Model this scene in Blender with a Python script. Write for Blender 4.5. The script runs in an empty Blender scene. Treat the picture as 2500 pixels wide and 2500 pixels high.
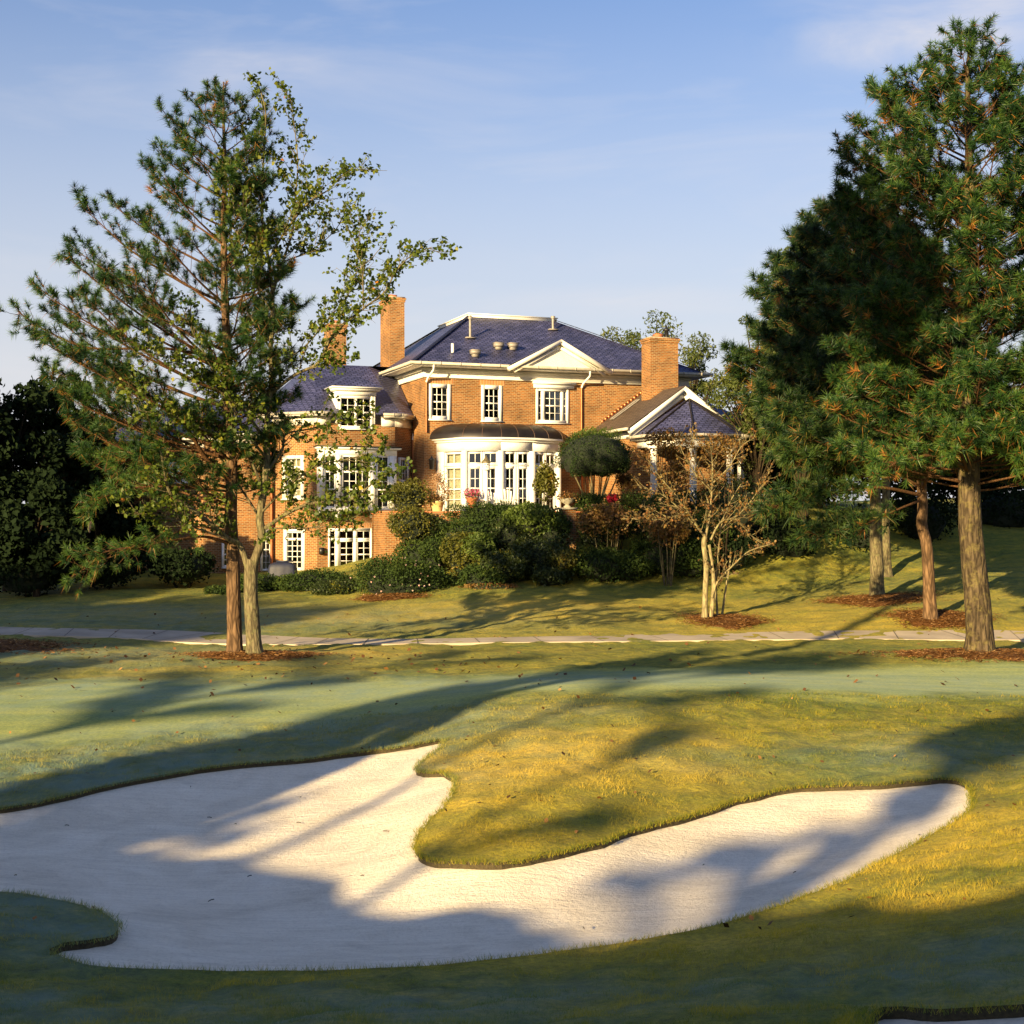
import bpy, math, random
import numpy as np
from mathutils import Vector, Matrix
random.seed(7); rng = np.random.default_rng(7)
R = math.radians
scene = bpy.context.scene
col = scene.collection

# ------------------------------------------------------------------ camera
F, CX, HY, CZ = 3571.0, 1250.0, 1290.0, 4.0      # focal length in photo pixels, horizon row, eye height
cd = bpy.data.cameras.new('camera'); cam = bpy.data.objects.new('camera', cd); col.objects.link(cam)
cd.sensor_width = 56.0; cd.lens = 80.0; cd.shift_y = (HY-1250.0)/2500.0
cd.clip_start = 0.3; cd.clip_end = 3000
cam.location = (0, 0, CZ); cam.rotation_euler = (R(90), 0, 0)
scene.camera = cam
scene.render.resolution_x = scene.render.resolution_y = 1024

# ------------------------------------------------------------------ light
SUN_EL, SUN_AZ = R(13.5), R(211)                 # azimuth clockwise from +Y
SD = Vector((math.sin(SUN_AZ)*math.cos(SUN_EL), math.cos(SUN_AZ)*math.cos(SUN_EL), math.sin(SUN_EL)))
ld = bpy.data.lights.new('sun', 'SUN'); sun = bpy.data.objects.new('sun', ld); col.objects.link(sun)
ld.energy = 5.0; ld.angle = R(0.5); ld.color = (1.0, 0.74, 0.36)
sun.rotation_euler = SD.to_track_quat('Z', 'Y').to_euler(); sun.location = (-30, -50, 40)

world = bpy.data.worlds.new('World'); scene.world = world; world.use_nodes = True
nt = world.node_tree; nt.nodes.clear(); N = nt.nodes.new; L = nt.links.new
out = N('ShaderNodeOutputWorld'); bg = N('ShaderNodeBackground'); bg.inputs[1].default_value = 0.068
sky = N('ShaderNodeTexSky'); sky.sky_type = 'NISHITA'; sky.sun_disc = False
sky.sun_elevation = SUN_EL; sky.sun_rotation = SUN_AZ; sky.air_density = 1.3; sky.dust_density = 1.6; sky.ozone_density = 2.5
tc = N('ShaderNodeTexCoord')
sep = N('ShaderNodeSeparateXYZ'); L(tc.outputs['Generated'], sep.inputs[0])
# thin high cirrus: noise stretched along the horizon
mp = N('ShaderNodeMapping'); mp.inputs['Scale'].default_value = (2.6, 2.6, 11.0); mp.inputs['Location'].default_value = (1.3, 0.4, 0.2)
mp.inputs['Rotation'].default_value = (0.0, R(9), 0.0)
L(tc.outputs['Generated'], mp.inputs[0])
ns = N('ShaderNodeTexNoise'); ns.inputs['Scale'].default_value = 1.6; ns.inputs['Detail'].default_value = 7; ns.inputs['Roughness'].default_value = .55
ns.inputs['Distortion'].default_value = .5
L(mp.outputs[0], ns.inputs[0])
cr = N('ShaderNodeValToRGB'); cr.color_ramp.elements[0].position = .50; cr.color_ramp.elements[1].position = .82
L(ns.outputs[0], cr.inputs[0])
hz = N('ShaderNodeMapRange'); hz.inputs[1].default_value = 0.0; hz.inputs[2].default_value = .42
hz.inputs[3].default_value = .86; hz.inputs[4].default_value = 0.0; hz.interpolation_type = 'SMOOTHSTEP'
L(sep.outputs[2], hz.inputs[0])
hm = N('ShaderNodeMath'); hm.operation = 'MAXIMUM'; hm.inputs[1].default_value = 0.0; L(hz.outputs[0], hm.inputs[0])
tint = N('ShaderNodeMix'); tint.data_type = 'RGBA'; tint.blend_type = 'MULTIPLY'; tint.inputs[0].default_value = 1
tint.inputs[7].default_value = (.66, .73, 1.01, 1); L(sky.outputs[0], tint.inputs[6])
m1 = N('ShaderNodeMix'); m1.data_type = 'RGBA'; L(hm.outputs[0], m1.inputs[0]); L(tint.outputs[2], m1.inputs[6]); m1.inputs[7].default_value = (4.5, 4.45, 4.7, 1)
cm = N('ShaderNodeMath'); cm.operation = 'MULTIPLY'; cm.inputs[1].default_value = .40; L(cr.outputs[0], cm.inputs[0])
# three separate wisps where the photograph has them, torn up by the same noise
prev = cm.outputs[0]
for (wx, wz, sx_, sz_, amt) in ((.275, .345, .11, .030, .95), (.075, .155, .10, .012, .75), (-.18, .315, .05, .020, .35), (.02, .185, .12, .012, .3)):
    nn_ = math.sqrt(wx*wx+1+wz*wz); vm_ = N('ShaderNodeVectorMath'); vm_.operation = 'SUBTRACT'; vm_.inputs[1].default_value = (wx/nn_, 1/nn_, wz/nn_); L(tc.outputs['Generated'], vm_.inputs[0])
    vk = N('ShaderNodeMapping'); vk.vector_type = 'POINT'; vk.inputs['Rotation'].default_value = (0, R(-9), 0); vk.inputs['Scale'].default_value = (1/sx_, 2.0, 1/sz_); L(vm_.outputs[0], vk.inputs[0])
    ln_ = N('ShaderNodeVectorMath'); ln_.operation = 'LENGTH'; L(vk.outputs[0], ln_.inputs[0])
    mr_ = N('ShaderNodeMapRange'); mr_.interpolation_type = 'SMOOTHSTEP'; mr_.inputs[1].default_value = 1.3; mr_.inputs[2].default_value = 0.0; mr_.inputs[3].default_value = 0; mr_.inputs[4].default_value = amt; L(ln_.outputs[1], mr_.inputs[0])
    n2_ = N('ShaderNodeMapRange'); n2_.inputs[1].default_value = .34; n2_.inputs[2].default_value = .66; L(ns.outputs[0], n2_.inputs[0])
    mu_ = N('ShaderNodeMath'); mu_.operation = 'MULTIPLY_ADD'; L(mr_.outputs[0], mu_.inputs[0]); L(n2_.outputs[0], mu_.inputs[1]); L(prev, mu_.inputs[2]); prev = mu_.outputs[0]
cl_ = N('ShaderNodeMath'); cl_.operation = 'MINIMUM'; cl_.inputs[1].default_value = 1.0; L(prev, cl_.inputs[0])
m2 = N('ShaderNodeMix'); m2.data_type = 'RGBA'; L(cl_.outputs[0], m2.inputs[0]); L(m1.outputs[2], m2.inputs[6]); m2.inputs[7].default_value = (4.6, 4.4, 4.5, 1)
L(m2.outputs[2], bg.inputs[0]); L(bg.outputs[0], out.inputs[0])

vs = scene.view_settings; vs.view_transform = 'Standard'; vs.look = 'None'; vs.gamma = 1; vs.use_curve_mapping = False
vs.exposure = 1.42
scene.render.engine = 'CYCLES'
scene.cycles.max_bounces = 6; scene.cycles.diffuse_bounces = 3; scene.cycles.glossy_bounces = 2
scene.cycles.transparent_max_bounces = 12; scene.cycles.transmission_bounces = 3
scene.cycles.use_denoising = True

# ------------------------------------------------------------------ helpers
def P(px, py, D):
    return np.array([(px-CX)/F*D, D, CZ+(HY-py)/F*D])
def tag(o, label=None, cat=None, group=None, kind=None):
    if label: o['label'] = label
    if cat: o['category'] = cat
    if group: o['group'] = group
    if kind: o['kind'] = kind
    return o
def empty(name, loc, label=None, cat=None, group=None, rz=0):
    o = bpy.data.objects.new(name, None); col.objects.link(o); o.location = loc; o.rotation_euler = (0, 0, rz)
    o.empty_display_size = .3
    return tag(o, label, cat, group)
def wloc(o):
    v = Vector((0, 0, 0))
    while o is not None: v += o.location; o = o.parent
    return v
class MB:
    """collects geometry as arrays and links it as one mesh object"""
    def __init__(s): s.v = []; s.f = []; s.n = 0; s.uv = []; s.t = []; s.hasuv = False; s.hast = False
    def add(s, v, f, uv=None, tint=None):
        v = np.asarray(v, float); s.v.append(v)
        if isinstance(f, np.ndarray): s.f.append(f+s.n)
        else:
            by = {}
            for q in f: by.setdefault(len(q), []).append(q)
            for k in by: s.f.append(np.array(by[k], int)+s.n)
            assert uv is None or len(by) <= 1
        s.uv.append(uv); s.t.append(np.full(len(v), 0.0 if tint is None else 0.0) if tint is None else np.broadcast_to(tint, (len(v),)).astype(float))
        if uv is not None: s.hasuv = True
        if tint is not None: s.hast = True
        s.n += len(v); return s
    def quad(s, pts, uv=None, tint=None):
        return s.add(pts, np.array([list(range(len(pts)))]), None if uv is None else np.array(uv, float), tint)
    def box(s, c, size, rz=0, tint=None, ax=None):
        c = np.array(c, float); h = np.array(size, float)/2
        k = np.array([[x, y, z] for z in (-1, 1) for y in (-1, 1) for x in (-1, 1)])*h
        if ax is not None: k = k@np.array(ax)
        elif rz:
            a, b = math.cos(rz), math.sin(rz); k = np.c_[k[:, 0]*a-k[:, 1]*b, k[:, 0]*b+k[:, 1]*a, k[:, 2]]
        f = np.array([[0, 2, 3, 1], [4, 5, 7, 6], [0, 1, 5, 4], [2, 6, 7, 3], [0, 4, 6, 2], [1, 3, 7, 5]])
        return s.add(k+c, f, None, tint)
    def tube(s, pts, rad, k=8, caps=True, tint=None, rough=0):
        pts = np.asarray(pts, float); n = len(pts); rad = np.broadcast_to(rad, (n,)).astype(float)
        t = np.gradient(pts, axis=0); t /= np.linalg.norm(t, axis=1)[:, None]+1e-9
        a = np.cross(t[0], [0, 0, 1.]); 
        if np.linalg.norm(a) < .1: a = np.cross(t[0], [1., 0, 0])
        A = []
        for i in range(n):
            a = a-t[i]*np.dot(a, t[i]); a /= np.linalg.norm(a)+1e-9; A.append(a)
        A = np.array(A); B = np.cross(t, A)
        th = np.linspace(0, 2*math.pi, k, endpoint=False)
        rr = rad[:, None]*np.ones(k)
        if rough: rr = rr*(1+rough*(np.sin(th*3+1)[None]*.5+np.sin(th*5+np.arange(n)[:, None]*.7)*.3+rng.normal(0, .35, (n, k))))
        v = pts[:, None]+rr[..., None]*(np.cos(th)[None, :, None]*A[:, None]+np.sin(th)[None, :, None]*B[:, None])
        i = np.arange(n-1)[:, None]*k; j = np.arange(k)[None]; j2 = (j+1) % k
        f = np.stack([i+j, i+j2, i+k+j2, i+k+j], -1).reshape(-1, 4)
        s.add(v.reshape(-1, 3), f, None, tint)
        if caps:
            s.add(v[-1], np.array([list(range(k))]), None, tint); s.add(v[0], np.array([list(range(k))[::-1]]), None, tint)
        return s
    def lathe(s, prof, c, k=16, tint=None):
        prof = np.array(prof, float); n = len(prof); th = np.linspace(0, 2*math.pi, k, endpoint=False)
        v = np.stack([prof[:, 0][:, None]*np.cos(th), prof[:, 0][:, None]*np.sin(th), prof[:, 1][:, None]+0*th], -1)+np.array(c)
        i = np.arange(n-1)[:, None]*k; j = np.arange(k)[None]; j2 = (j+1) % k
        f = np.stack([i+j, i+j2, i+k+j2, i+k+j], -1).reshape(-1, 4)
        return s.add(v.reshape(-1, 3), f, None, tint)
    def build(s, name, mat, parent=None, smooth=False, kind=None, loc=None):
        V = np.concatenate(s.v) if s.v else np.zeros((0, 3))
        base = Vector((0, 0, 0))
        if parent is not None and loc is None: base = wloc(parent)
        V = V-np.array(base)
        me = bpy.data.meshes.new(name)
        fl = [f for f in s.f if len(f)]
        me.vertices.add(len(V)); me.vertices.foreach_set('co', V.astype(np.float32).ravel())
        li = np.concatenate([f.ravel() for f in fl]); cnt = np.concatenate([np.full(len(f), f.shape[1]) for f in fl])
        me.loops.add(len(li)); me.loops.foreach_set('vertex_index', li.astype(np.int32))
        me.polygons.add(len(cnt)); me.polygons.foreach_set('loop_start', np.concatenate([[0], np.cumsum(cnt)[:-1]]).astype(np.int32))
        if s.hasuv:
            uv = []
            for k, (u, f) in enumerate(zip(s.uv, s.f)):
                uv.append(np.zeros((f.size, 2)) if u is None else u.reshape(-1, 2)[:f.size])
            lay = me.uv_layers.new(name='UVMap'); lay.data.foreach_set('uv', np.concatenate(uv).astype(np.float32).ravel())
        if s.hast:
            at = me.attributes.new('tint', 'FLOAT', 'POINT'); at.data.foreach_set('value', np.concatenate(s.t).astype(np.float32))
        me.update(calc_edges=True)
        if smooth: me.polygons.foreach_set('use_smooth', np.ones(len(cnt), bool))
        me.materials.append(mat)
        o = bpy.data.objects.new(name, me); col.objects.link(o)
        if parent is not None: o.parent = parent
        if loc is not None: o.location = loc
        if kind: o['kind'] = kind
        return o
def copy_tree(o, parent=None):
    c = o.copy(); col.objects.link(c)
    if parent is not None: c.parent = parent
    for ch in [x for x in o.children]: copy_tree(ch, c)
    return c

# ------------------------------------------------------------------ materials
def newmat(name):
    m = bpy.data.materials.new(name); m.use_nodes = True; nt = m.node_tree; nt.nodes.clear()
    o = nt.nodes.new('ShaderNodeOutputMaterial'); b = nt.nodes.new('ShaderNodeBsdfPrincipled'); nt.links.new(b.outputs[0], o.inputs[0])
    return m, nt, b, o
def rgb(c): return (c[0], c[1], c[2], 1)
def node(nt, t, **kw):
    n = nt.nodes.new(t)
    for k, v in kw.items():
        if k.startswith('i_'): n.inputs[k[2:].replace('_', ' ')].default_value = v
        else: setattr(n, k, v)
    return n
def ramp(nt, src, stops):
    r = nt.nodes.new('ShaderNodeValToRGB'); e = r.color_ramp.elements
    while len(e) < len(stops): e.new(.5)
    for k, (p, c) in enumerate(stops): e[k].position = p; e[k].color = rgb(c)
    nt.links.new(src, r.inputs[0]); return r
def mixc(nt, fac, a, b, mode='MIX'):
    m = nt.nodes.new('ShaderNodeMix'); m.data_type = 'RGBA'; m.blend_type = mode
    for s, k in ((fac, 0), (a, 6), (b, 7)):
        if hasattr(s, 'links') or hasattr(s, 'is_linked'): nt.links.new(s, m.inputs[k])
        else: m.inputs[k].default_value = s if k == 0 else rgb(s)
    return m.outputs[2]
def plain(name, c, rough=.6, var=.12, scale=6, metallic=0, bump=0, bscale=40):
    m, nt, b, o = newmat(name)
    tcn = nt.nodes.new('ShaderNodeTexCoord')
    n = node(nt, 'ShaderNodeTexNoise', i_Scale=scale, i_Detail=5.0); nt.links.new(tcn.outputs['Object'], n.inputs[0])
    r = ramp(nt, n.outputs[0], [(.3, [x*(1-var) for x in c]), (.7, [min(1, x*(1+var)) for x in c])])
    nt.links.new(r.outputs[0], b.inputs['Base Color']); b.inputs['Roughness'].default_value = rough; b.inputs['Metallic'].default_value = metallic
    if bump:
        n2 = node(nt, 'ShaderNodeTexNoise', i_Scale=bscale, i_Detail=6.0); nt.links.new(tcn.outputs['Object'], n2.inputs[0])
        bm = node(nt, 'ShaderNodeBump', i_Strength=bump, i_Distance=.02); nt.links.new(n2.outputs[0], bm.inputs['Height']); nt.links.new(bm.outputs[0], b.inputs['Normal'])
    return m
def foliage(name, stops, trans=.35, rough=.5, spec=.35):
    m, nt, b, o = newmat(name)
    a = node(nt, 'ShaderNodeAttribute', attribute_name='tint')
    r = ramp(nt, a.outputs['Fac'], stops)
    nt.links.new(r.outputs[0], b.inputs['Base Color']); b.inputs['Roughness'].default_value = rough; b.inputs['Specular IOR Level'].default_value = spec
    t = nt.nodes.new('ShaderNodeBsdfTranslucent'); br = mixc(nt, 1.0, r.outputs[0], (1.25, 1.3, .7), 'MULTIPLY'); nt.links.new(br, t.inputs[0])
    mx = nt.nodes.new('ShaderNodeMixShader'); mx.inputs[0].default_value = trans
    nt.links.new(b.outputs[0], mx.inputs[1]); nt.links.new(t.outputs[0], mx.inputs[2]); nt.links.new(mx.outputs[0], o.inputs[0])
    return m
def brickmat(name, bw, rh, c1, c2, mortar, msize, rough=.8, bump=.5, stain=.25, spec=.3, dist=.01):
    m, nt, b, o = newmat(name)
    uv = nt.nodes.new('ShaderNodeUVMap')
    bt = node(nt, 'ShaderNodeTexBrick', i_Scale=1.0, i_Brick_Width=bw, i_Row_Height=rh, i_Mortar_Size=msize, i_Mortar_Smooth=.1, i_Bias=0.0)
    bt.inputs['Color1'].default_value = rgb(c1); bt.inputs['Color2'].default_value = rgb(c2); bt.inputs['Mortar'].default_value = rgb(mortar)
    nt.links.new(uv.outputs[0], bt.inputs[0])
    n = node(nt, 'ShaderNodeTexNoise', i_Scale=.9, i_Detail=6.0); nt.links.new(uv.outputs[0], n.inputs[0])
    r = ramp(nt, n.outputs[0], [(.3, (1-stain,)*3), (.7, (1+stain*.4,)*3)])
    c = mixc(nt, 1.0, bt.outputs[0], r.outputs[0], 'MULTIPLY')
    nt.links.new(c, b.inputs['Base Color']); b.inputs['Roughness'].default_value = rough; b.inputs['Specular IOR Level'].default_value = spec
    inv = node(nt, 'ShaderNodeMath', operation='SUBTRACT'); inv.inputs[0].default_value = 1; nt.links.new(bt.outputs[1], inv.inputs[1])
    bm = node(nt, 'ShaderNodeBump', i_Strength=bump, i_Distance=dist); nt.links.new(inv.outputs[0], bm.inputs['Height']); nt.links.new(bm.outputs[0], b.inputs['Normal'])
    return m
def barkmat(name, c1, c2, lichen=None, sc=1.0, bump=.9):
    m, nt, b, o = newmat(name)
    tcn = nt.nodes.new('ShaderNodeTexCoord'); mp = nt.nodes.new('ShaderNodeMapping'); mp.inputs['Scale'].default_value = (sc*14, sc*14, sc*3.2)
    nt.links.new(tcn.outputs['Object'], mp.inputs[0])
    n = node(nt, 'ShaderNodeTexNoise', i_Scale=1.0, i_Detail=6.0, i_Distortion=.8); nt.links.new(mp.outputs[0], n.inputs[0])
    vo = node(nt, 'ShaderNodeTexVoronoi', feature='DISTANCE_TO_EDGE', i_Scale=.9); nt.links.new(mp.outputs[0], vo.inputs[0])
    vr = ramp(nt, vo.outputs[0], [(0, (.16,)*3), (.22, (1,)*3)])
    r = ramp(nt, n.outputs[0], [(.32, c1), (.68, c2)]); c = mixc(nt, .6, r.outputs[0], vr.outputs[0], 'MULTIPLY')
    if lichen:
        n3 = node(nt, 'ShaderNodeTexNoise', i_Scale=5.0, i_Detail=7.0, i_Roughness=.7); nt.links.new(tcn.outputs['Object'], n3.inputs[0])
        r3 = ramp(nt, n3.outputs[0], [(.50, (0,)*3), (.68, (.7,)*3)]); c = mixc(nt, r3.outputs[0], c, lichen)
    nt.links.new(c, b.inputs['Base Color']); b.inputs['Roughness'].default_value = .9; b.inputs['Specular IOR Level'].default_value = .15
    ad = node(nt, 'ShaderNodeMath', operation='MULTIPLY'); nt.links.new(n.outputs[0], ad.inputs[0]); nt.links.new(vr.outputs[0], ad.inputs[1])
    bm = node(nt, 'ShaderNodeBump', i_Strength=bump, i_Distance=.03); nt.links.new(ad.outputs[0], bm.inputs['Height']); nt.links.new(bm.outputs[0], b.inputs['Normal'])
    return m
M = {}
M['brick'] = brickmat('red_brick', .215, .077, (.33, .123, .028), (.15, .050, .014), (.33, .245, .13), .012, stain=.38)
M['arch'] = brickmat('soldier_brick', .077, .225, (.44, .18, .04), (.31, .11, .035), (.50, .38, .24), .011, stain=.15)
M['slate'] = brickmat('slate_tiles', .30, .17, (.085, .09, .20), (.044, .048, .125), (.012, .012, .028), .022, rough=.45, bump=1.0, stain=.45, spec=.5, dist=.02)
M['white'] = plain('white_paint', (.72, .715, .70), .45, .05, 3)
M['cream'] = plain('cream_paint', (.70, .67, .60), .5, .06, 3)
M['gutter'] = plain('weathered_gutter_metal', (.42, .39, .33), .5, .15, 3)
M['copper'] = plain('copper_downpipe', (.34, .12, .05), .38, .2, 5, .7)
M['darkcopper'] = plain('dark_copper_roof', (.018, .014, .013), .42, .35, 2, .35)
M['stone'] = plain('weathered_stone', (.30, .28, .22), .9, .25, 8, 0, .5)
M['iron'] = plain('black_iron', (.012, .012, .014), .45, .1)
M['vent'] = plain('roof_vent_metal', (.24, .22, .20), .5, .2)
M['curtain'] = plain('cream_curtain', (.62, .55, .38), .8, .2, 9)
M['dark'] = plain('dark_room', (.012, .012, .014), .9, .1)
M['paving'] = plain('terrace_paving', (.33, .28, .22), .85, .15, 4)
M['terracotta'] = plain('terracotta', (.42, .14, .06), .7, .1)
M['planter'] = plain('yellow_glazed_planter', (.55, .46, .2), .5, .1)
M['grillcover'] = plain('navy_grill_cover', (.012, .016, .04), .6, .15, 5, 0, .3, 8)
def glass():
    m, nt, b, o = newmat('window_glass'); nt.nodes.remove(b)
    g = node(nt, 'ShaderNodeBsdfGlossy', i_Roughness=.03); g.inputs[0].default_value = (.9, .95, 1, 1)
    t = nt.nodes.new('ShaderNodeBsdfTransparent'); t.inputs[0].default_value = (.62, .66, .66, 1)
    fr = node(nt, 'ShaderNodeFresnel', i_IOR=1.9); mx = nt.nodes.new('ShaderNodeMixShader')
    nt.links.new(fr.outputs[0], mx.inputs[0]); nt.links.new(t.outputs[0], mx.inputs[1]); nt.links.new(g.outputs[0], mx.inputs[2]); nt.links.new(mx.outputs[0], o.inputs[0])
    return m
M['glass'] = glass()
M['pinebark'] = barkmat('pine_bark', (.08, .048, .028), (.21, .13, .072), sc=.7)
M['pinebranch'] = barkmat('pine_branch_bark', (.085, .045, .022), (.19, .095, .042), sc=2)
M['greybark'] = barkmat('lichened_bark', (.09, .075, .045), (.21, .175, .10), (.20, .20, .09), sc=.9, bump=.7)
M['myrtlebark'] = barkmat('smooth_myrtle_bark', (.20, .16, .09), (.36, .30, .16), (.34, .33, .15), sc=.8, bump=.25)
M['darkbark'] = barkmat('dark_bark', (.03, .022, .014), (.07, .05, .03))
M['oakbark'] = barkmat('old_furrowed_bark', (.035, .026, .017), (.135, .10, .06), (.17, .14, .05), sc=.62, bump=1.4)
G = foliage
M['pine'] = G('pine_needles', [(0, (.004, .018, .008)), (.4, (.024, .072, .018)), (.85, (.15, .24, .034)), (.93, (.15, .20, .035)), (.96, (.30, .11, .025)), (1, (.40, .17, .04))], .3, .45)
M['pineshade'] = G('shaded_pine_needles', [(0, (.003, .014, .007)), (.45, (.016, .046, .014)), (.9, (.11, .18, .028)), (.945, (.09, .15, .025)), (.97, (.28, .10, .025)), (1, (.36, .15, .035))], .25, .5)  # darker copy of the pine needles, with crown shade put in the colour
M['leaf'] = G('autumn_tulip_leaves', [(0, (.03, .06, .010)), (.55, (.10, .14, .016)), (.84, (.22, .22, .02)), (.92, (.42, .32, .02)), (1, (.48, .17, .02))], .4)
M['hedge'] = G('hedge_leaves', [(0, (.008, .022, .007)), (.7, (.036, .062, .013)), (1, (.085, .115, .02))], .2, .7, .15)
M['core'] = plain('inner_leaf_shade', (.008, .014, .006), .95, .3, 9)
M['olive'] = G('olive_shrub_leaves', [(0, (.05, .06, .012)), (.8, (.13, .13, .02)), (1, (.32, .18, .03))], .35)
M['lightgreen'] = G('light_green_leaves', [(0, (.04, .075, .014)), (1, (.13, .18, .03))], .35)
M['russet'] = G('russet_leaves', [(0, (.07, .045, .018)), (.5, (.17, .085, .03)), (.8, (.22, .15, .04)), (1, (.30, .12, .045))], .35)
M['mixed'] = G('mixed_garden_leaves', [(0, (.012, .024, .008)), (.8, (.04, .06, .014)), (.9, (.10, .11, .015)), (.96, (.35, .30, .02)), (1, (.30, .12, .03))], .25)
M['oakleaf'] = G('far_tree_leaves', [(0, (.035, .06, .014)), (.7, (.09, .115, .025)), (1, (.16, .14, .03))], .35)
M['black'] = G('shaded_wood_leaves', [(0, (.005, .011, .005)), (1, (.016, .028, .011))], .1, .8, .05)  # near-black leaf colour; the deep shade of the woods is painted in
M['redflower'] = G('red_flowers', [(0, (.35, .01, .03)), (1, (.55, .03, .06))], .3)
M['pinkflower'] = G('pink_flowers', [(0, (.5, .06, .16)), (1, (.7, .2, .3))], .3)
M['whiteflower'] = G('white_roses', [(0, (.7, .62, .6)), (1, (.8, .5, .5))], .3)
M['tanflower'] = G('dried_flower_heads', [(0, (.30, .18, .10)), (1, (.5, .32, .2))], .3)

# ------------------------------------------------------------------ terrain from surveyed points
ctl = [ # photo column, row, distance
 (0,1480,54),(300,1442,58),(520,1436,61),(770,1475,54),(970,1484,52.5),(1250,1440,56),(1400,1428,57.5),(1550,1418,58.5),(1750,1402,60),(2000,1385,62),
 (2200,1345,66),(2500,1310,68),(2500,1400,58),(2500,1480,50),(2350,1500,48),(2350,1400,58),
 (700,1400,66),(420,1398,66),(150,1440,60),(0,1425,63),
 (0,1540,44),(500,1560,44),(1000,1568,43),(1500,1560,44),(2000,1553,45),(2500,1556,45),
 (600,1600,38),(2390,1594,38),(1725,1515,49),(2140,1458,54),(2165,1422,60),(2270,1497,48),(300,1500,50),(800,1520,48),
 (1400,1480,51),(1100,1520,48),(1250,1600,38),(1800,1600,38.5),(0,1600,38),
 (0,1650,33.4),(600,1655,33),(1200,1640,34),(2000,1640,34),(2500,1620,36),(2500,1680,31),(0,1720,29.4),(600,1720,29),
 (0,1800,26.3),(900,1722,29),(1250,1700,27.6),(1650,1690,27.6),(2100,1690,28.6),
 (600,1770,27),(0,1860,23.8),(400,1850,24.0),(0,1930,21.6),(750,1820,25),
 (1100,1760,26.0),(1100,1800,24.6),(1600,1780,24.3),(1600,1880,21.6),(1300,1880,21.2),(2000,1760,25.2),(2100,1850,22.4),(2500,1750,26),
 (1250,1980,18.9),(1120,1950,19.6),(1060,2070,17.6),(1250,2095,17.1),(1100,2105,16.9),(1500,2010,18.8),(1800,1940,20.4),
 (0,1985,20.6),(300,1920,22.0),(600,1872,23.2),(850,1845,24.2),(1080,1812,25.0),
 (700,2000,20.6),(300,2050,19.3),(900,1930,21.8),(700,2120,18.0),(300,2160,17.2),(1000,2160,17.0),(950,2050,19.2),
 (600,2250,15.4),(0,2110,17.8),(1000,2270,14.9),(1400,2200,16.1),(1700,2110,17.8),(2000,2030,19.2),(2250,1970,20.0),
 (600,2376,13.0),(300,2372,13.0),(1000,2366,13.0),(1400,2324,13.5),(1750,2265,14.2),(2000,2182,15.4),(2200,2082,17.0),(2372,1960,19.3),(2340,1903,20.9),(2100,1920,20.7),
 (0,2182,15.6),(150,2230,14.7),(260,2280,14.2),(100,2330,13.5),
 (2500,1850,22.0),(2500,1950,18.6),(2500,2100,15.0),(2500,2300,11.6),(2300,2200,13.6),(2000,2350,11.8),(1600,2420,11.4),(1250,2500,10.2),(600,2500,10.7),(0,2500,10.6),(0,2400,12.3),(2000,2500,9.6),(2500,2490,9.0),
]
C3 = [list(P(*c)) for c in ctl]
C3 += [[-60, 20, .8], [-60, 50, 1.4], [-45, 80, 3], [60, 20, 1.6], [70, 50, 3.2], [60, 90, 6], [-25, 5, 1.6], [25, 5, 2.2], [0, 2.5, 2.35], [0, 0, 2.4], [-12, -3, 2.2], [12, -3, 2.6], [0, -15, 2.6], [-50, -50, 2.6], [50, -50, 3.0],
       [-20, 28, .6], [-20, 40, .8], [22, 28, 1.0], [24, 40, 1.4], [-14, 15, .5], [14, 14, 1.3], [-100, 100, 4], [100, 120, 8], [0, 100, 4.4], [-8, 75, 3.2], [0, 66, 4.0], [6, 64, 4.3], [13, 66, 4.4], [25, 80, 5], [-14, 70, 2.2]]
C3 = np.array(C3)
def tps_fit(p, z, lam=.02):
    n = len(p); d2 = ((p[:, None]-p[None])**2).sum(-1); K = .5*d2*np.log(d2+1e-12); K[d2 < 1e-12] = 0
    K += lam*np.eye(n); Q = np.c_[np.ones(n), p]
    A = np.block([[K, Q], [Q.T, np.zeros((3, 3))]]); return np.linalg.solve(A, np.r_[z, 0, 0, 0])
_p = C3[:, :2]/10.0; _w = tps_fit(_p, C3[:, 2])
def terr(x, y):
    x = np.asarray(x, float); y = np.asarray(y, float); sh = x.shape; x = x.ravel(); y = y.ravel()
    out = np.empty(len(x))
    for a in range(0, len(x), 20000):
        q = np.c_[x[a:a+20000], y[a:a+20000]]
        rr = np.hypot(q[:, 0], q[:, 1]-20); s = np.where(rr > 110, 110/np.maximum(rr, 1e-6), 1.0)      # flat beyond 110 m
        q = (q-[0, 20])*s[:, None]+[0, 20]; q = q/10
        d2 = ((q[:, None]-_p[None])**2).sum(-1); K = .5*d2*np.log(d2+1e-12)
        out[a:a+20000] = K@_w[:-3]+_w[-3]+q@_w[-2:]
    # grassy bank beside the photographer, left of the picture: it throws the long straight shadow over the bunker
    sx, sy = math.sin(SUN_AZ), math.cos(SUN_AZ); A = x*sx+y*sy; U = -x*sy+y*sx
    g = np.exp(-((A-7)/2.4)**2)*np.clip((U+26)/5, 0, 1)*np.clip((7-U)/2.5, 0, 1); out += (4.78+.07*np.sin(U*.9)+.42*np.clip(U+6, 0, 4.6)-out)*g
    return out.reshape(sh)
def T(x, y): return float(terr(np.array([x]), np.array([y]))[0])
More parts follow.
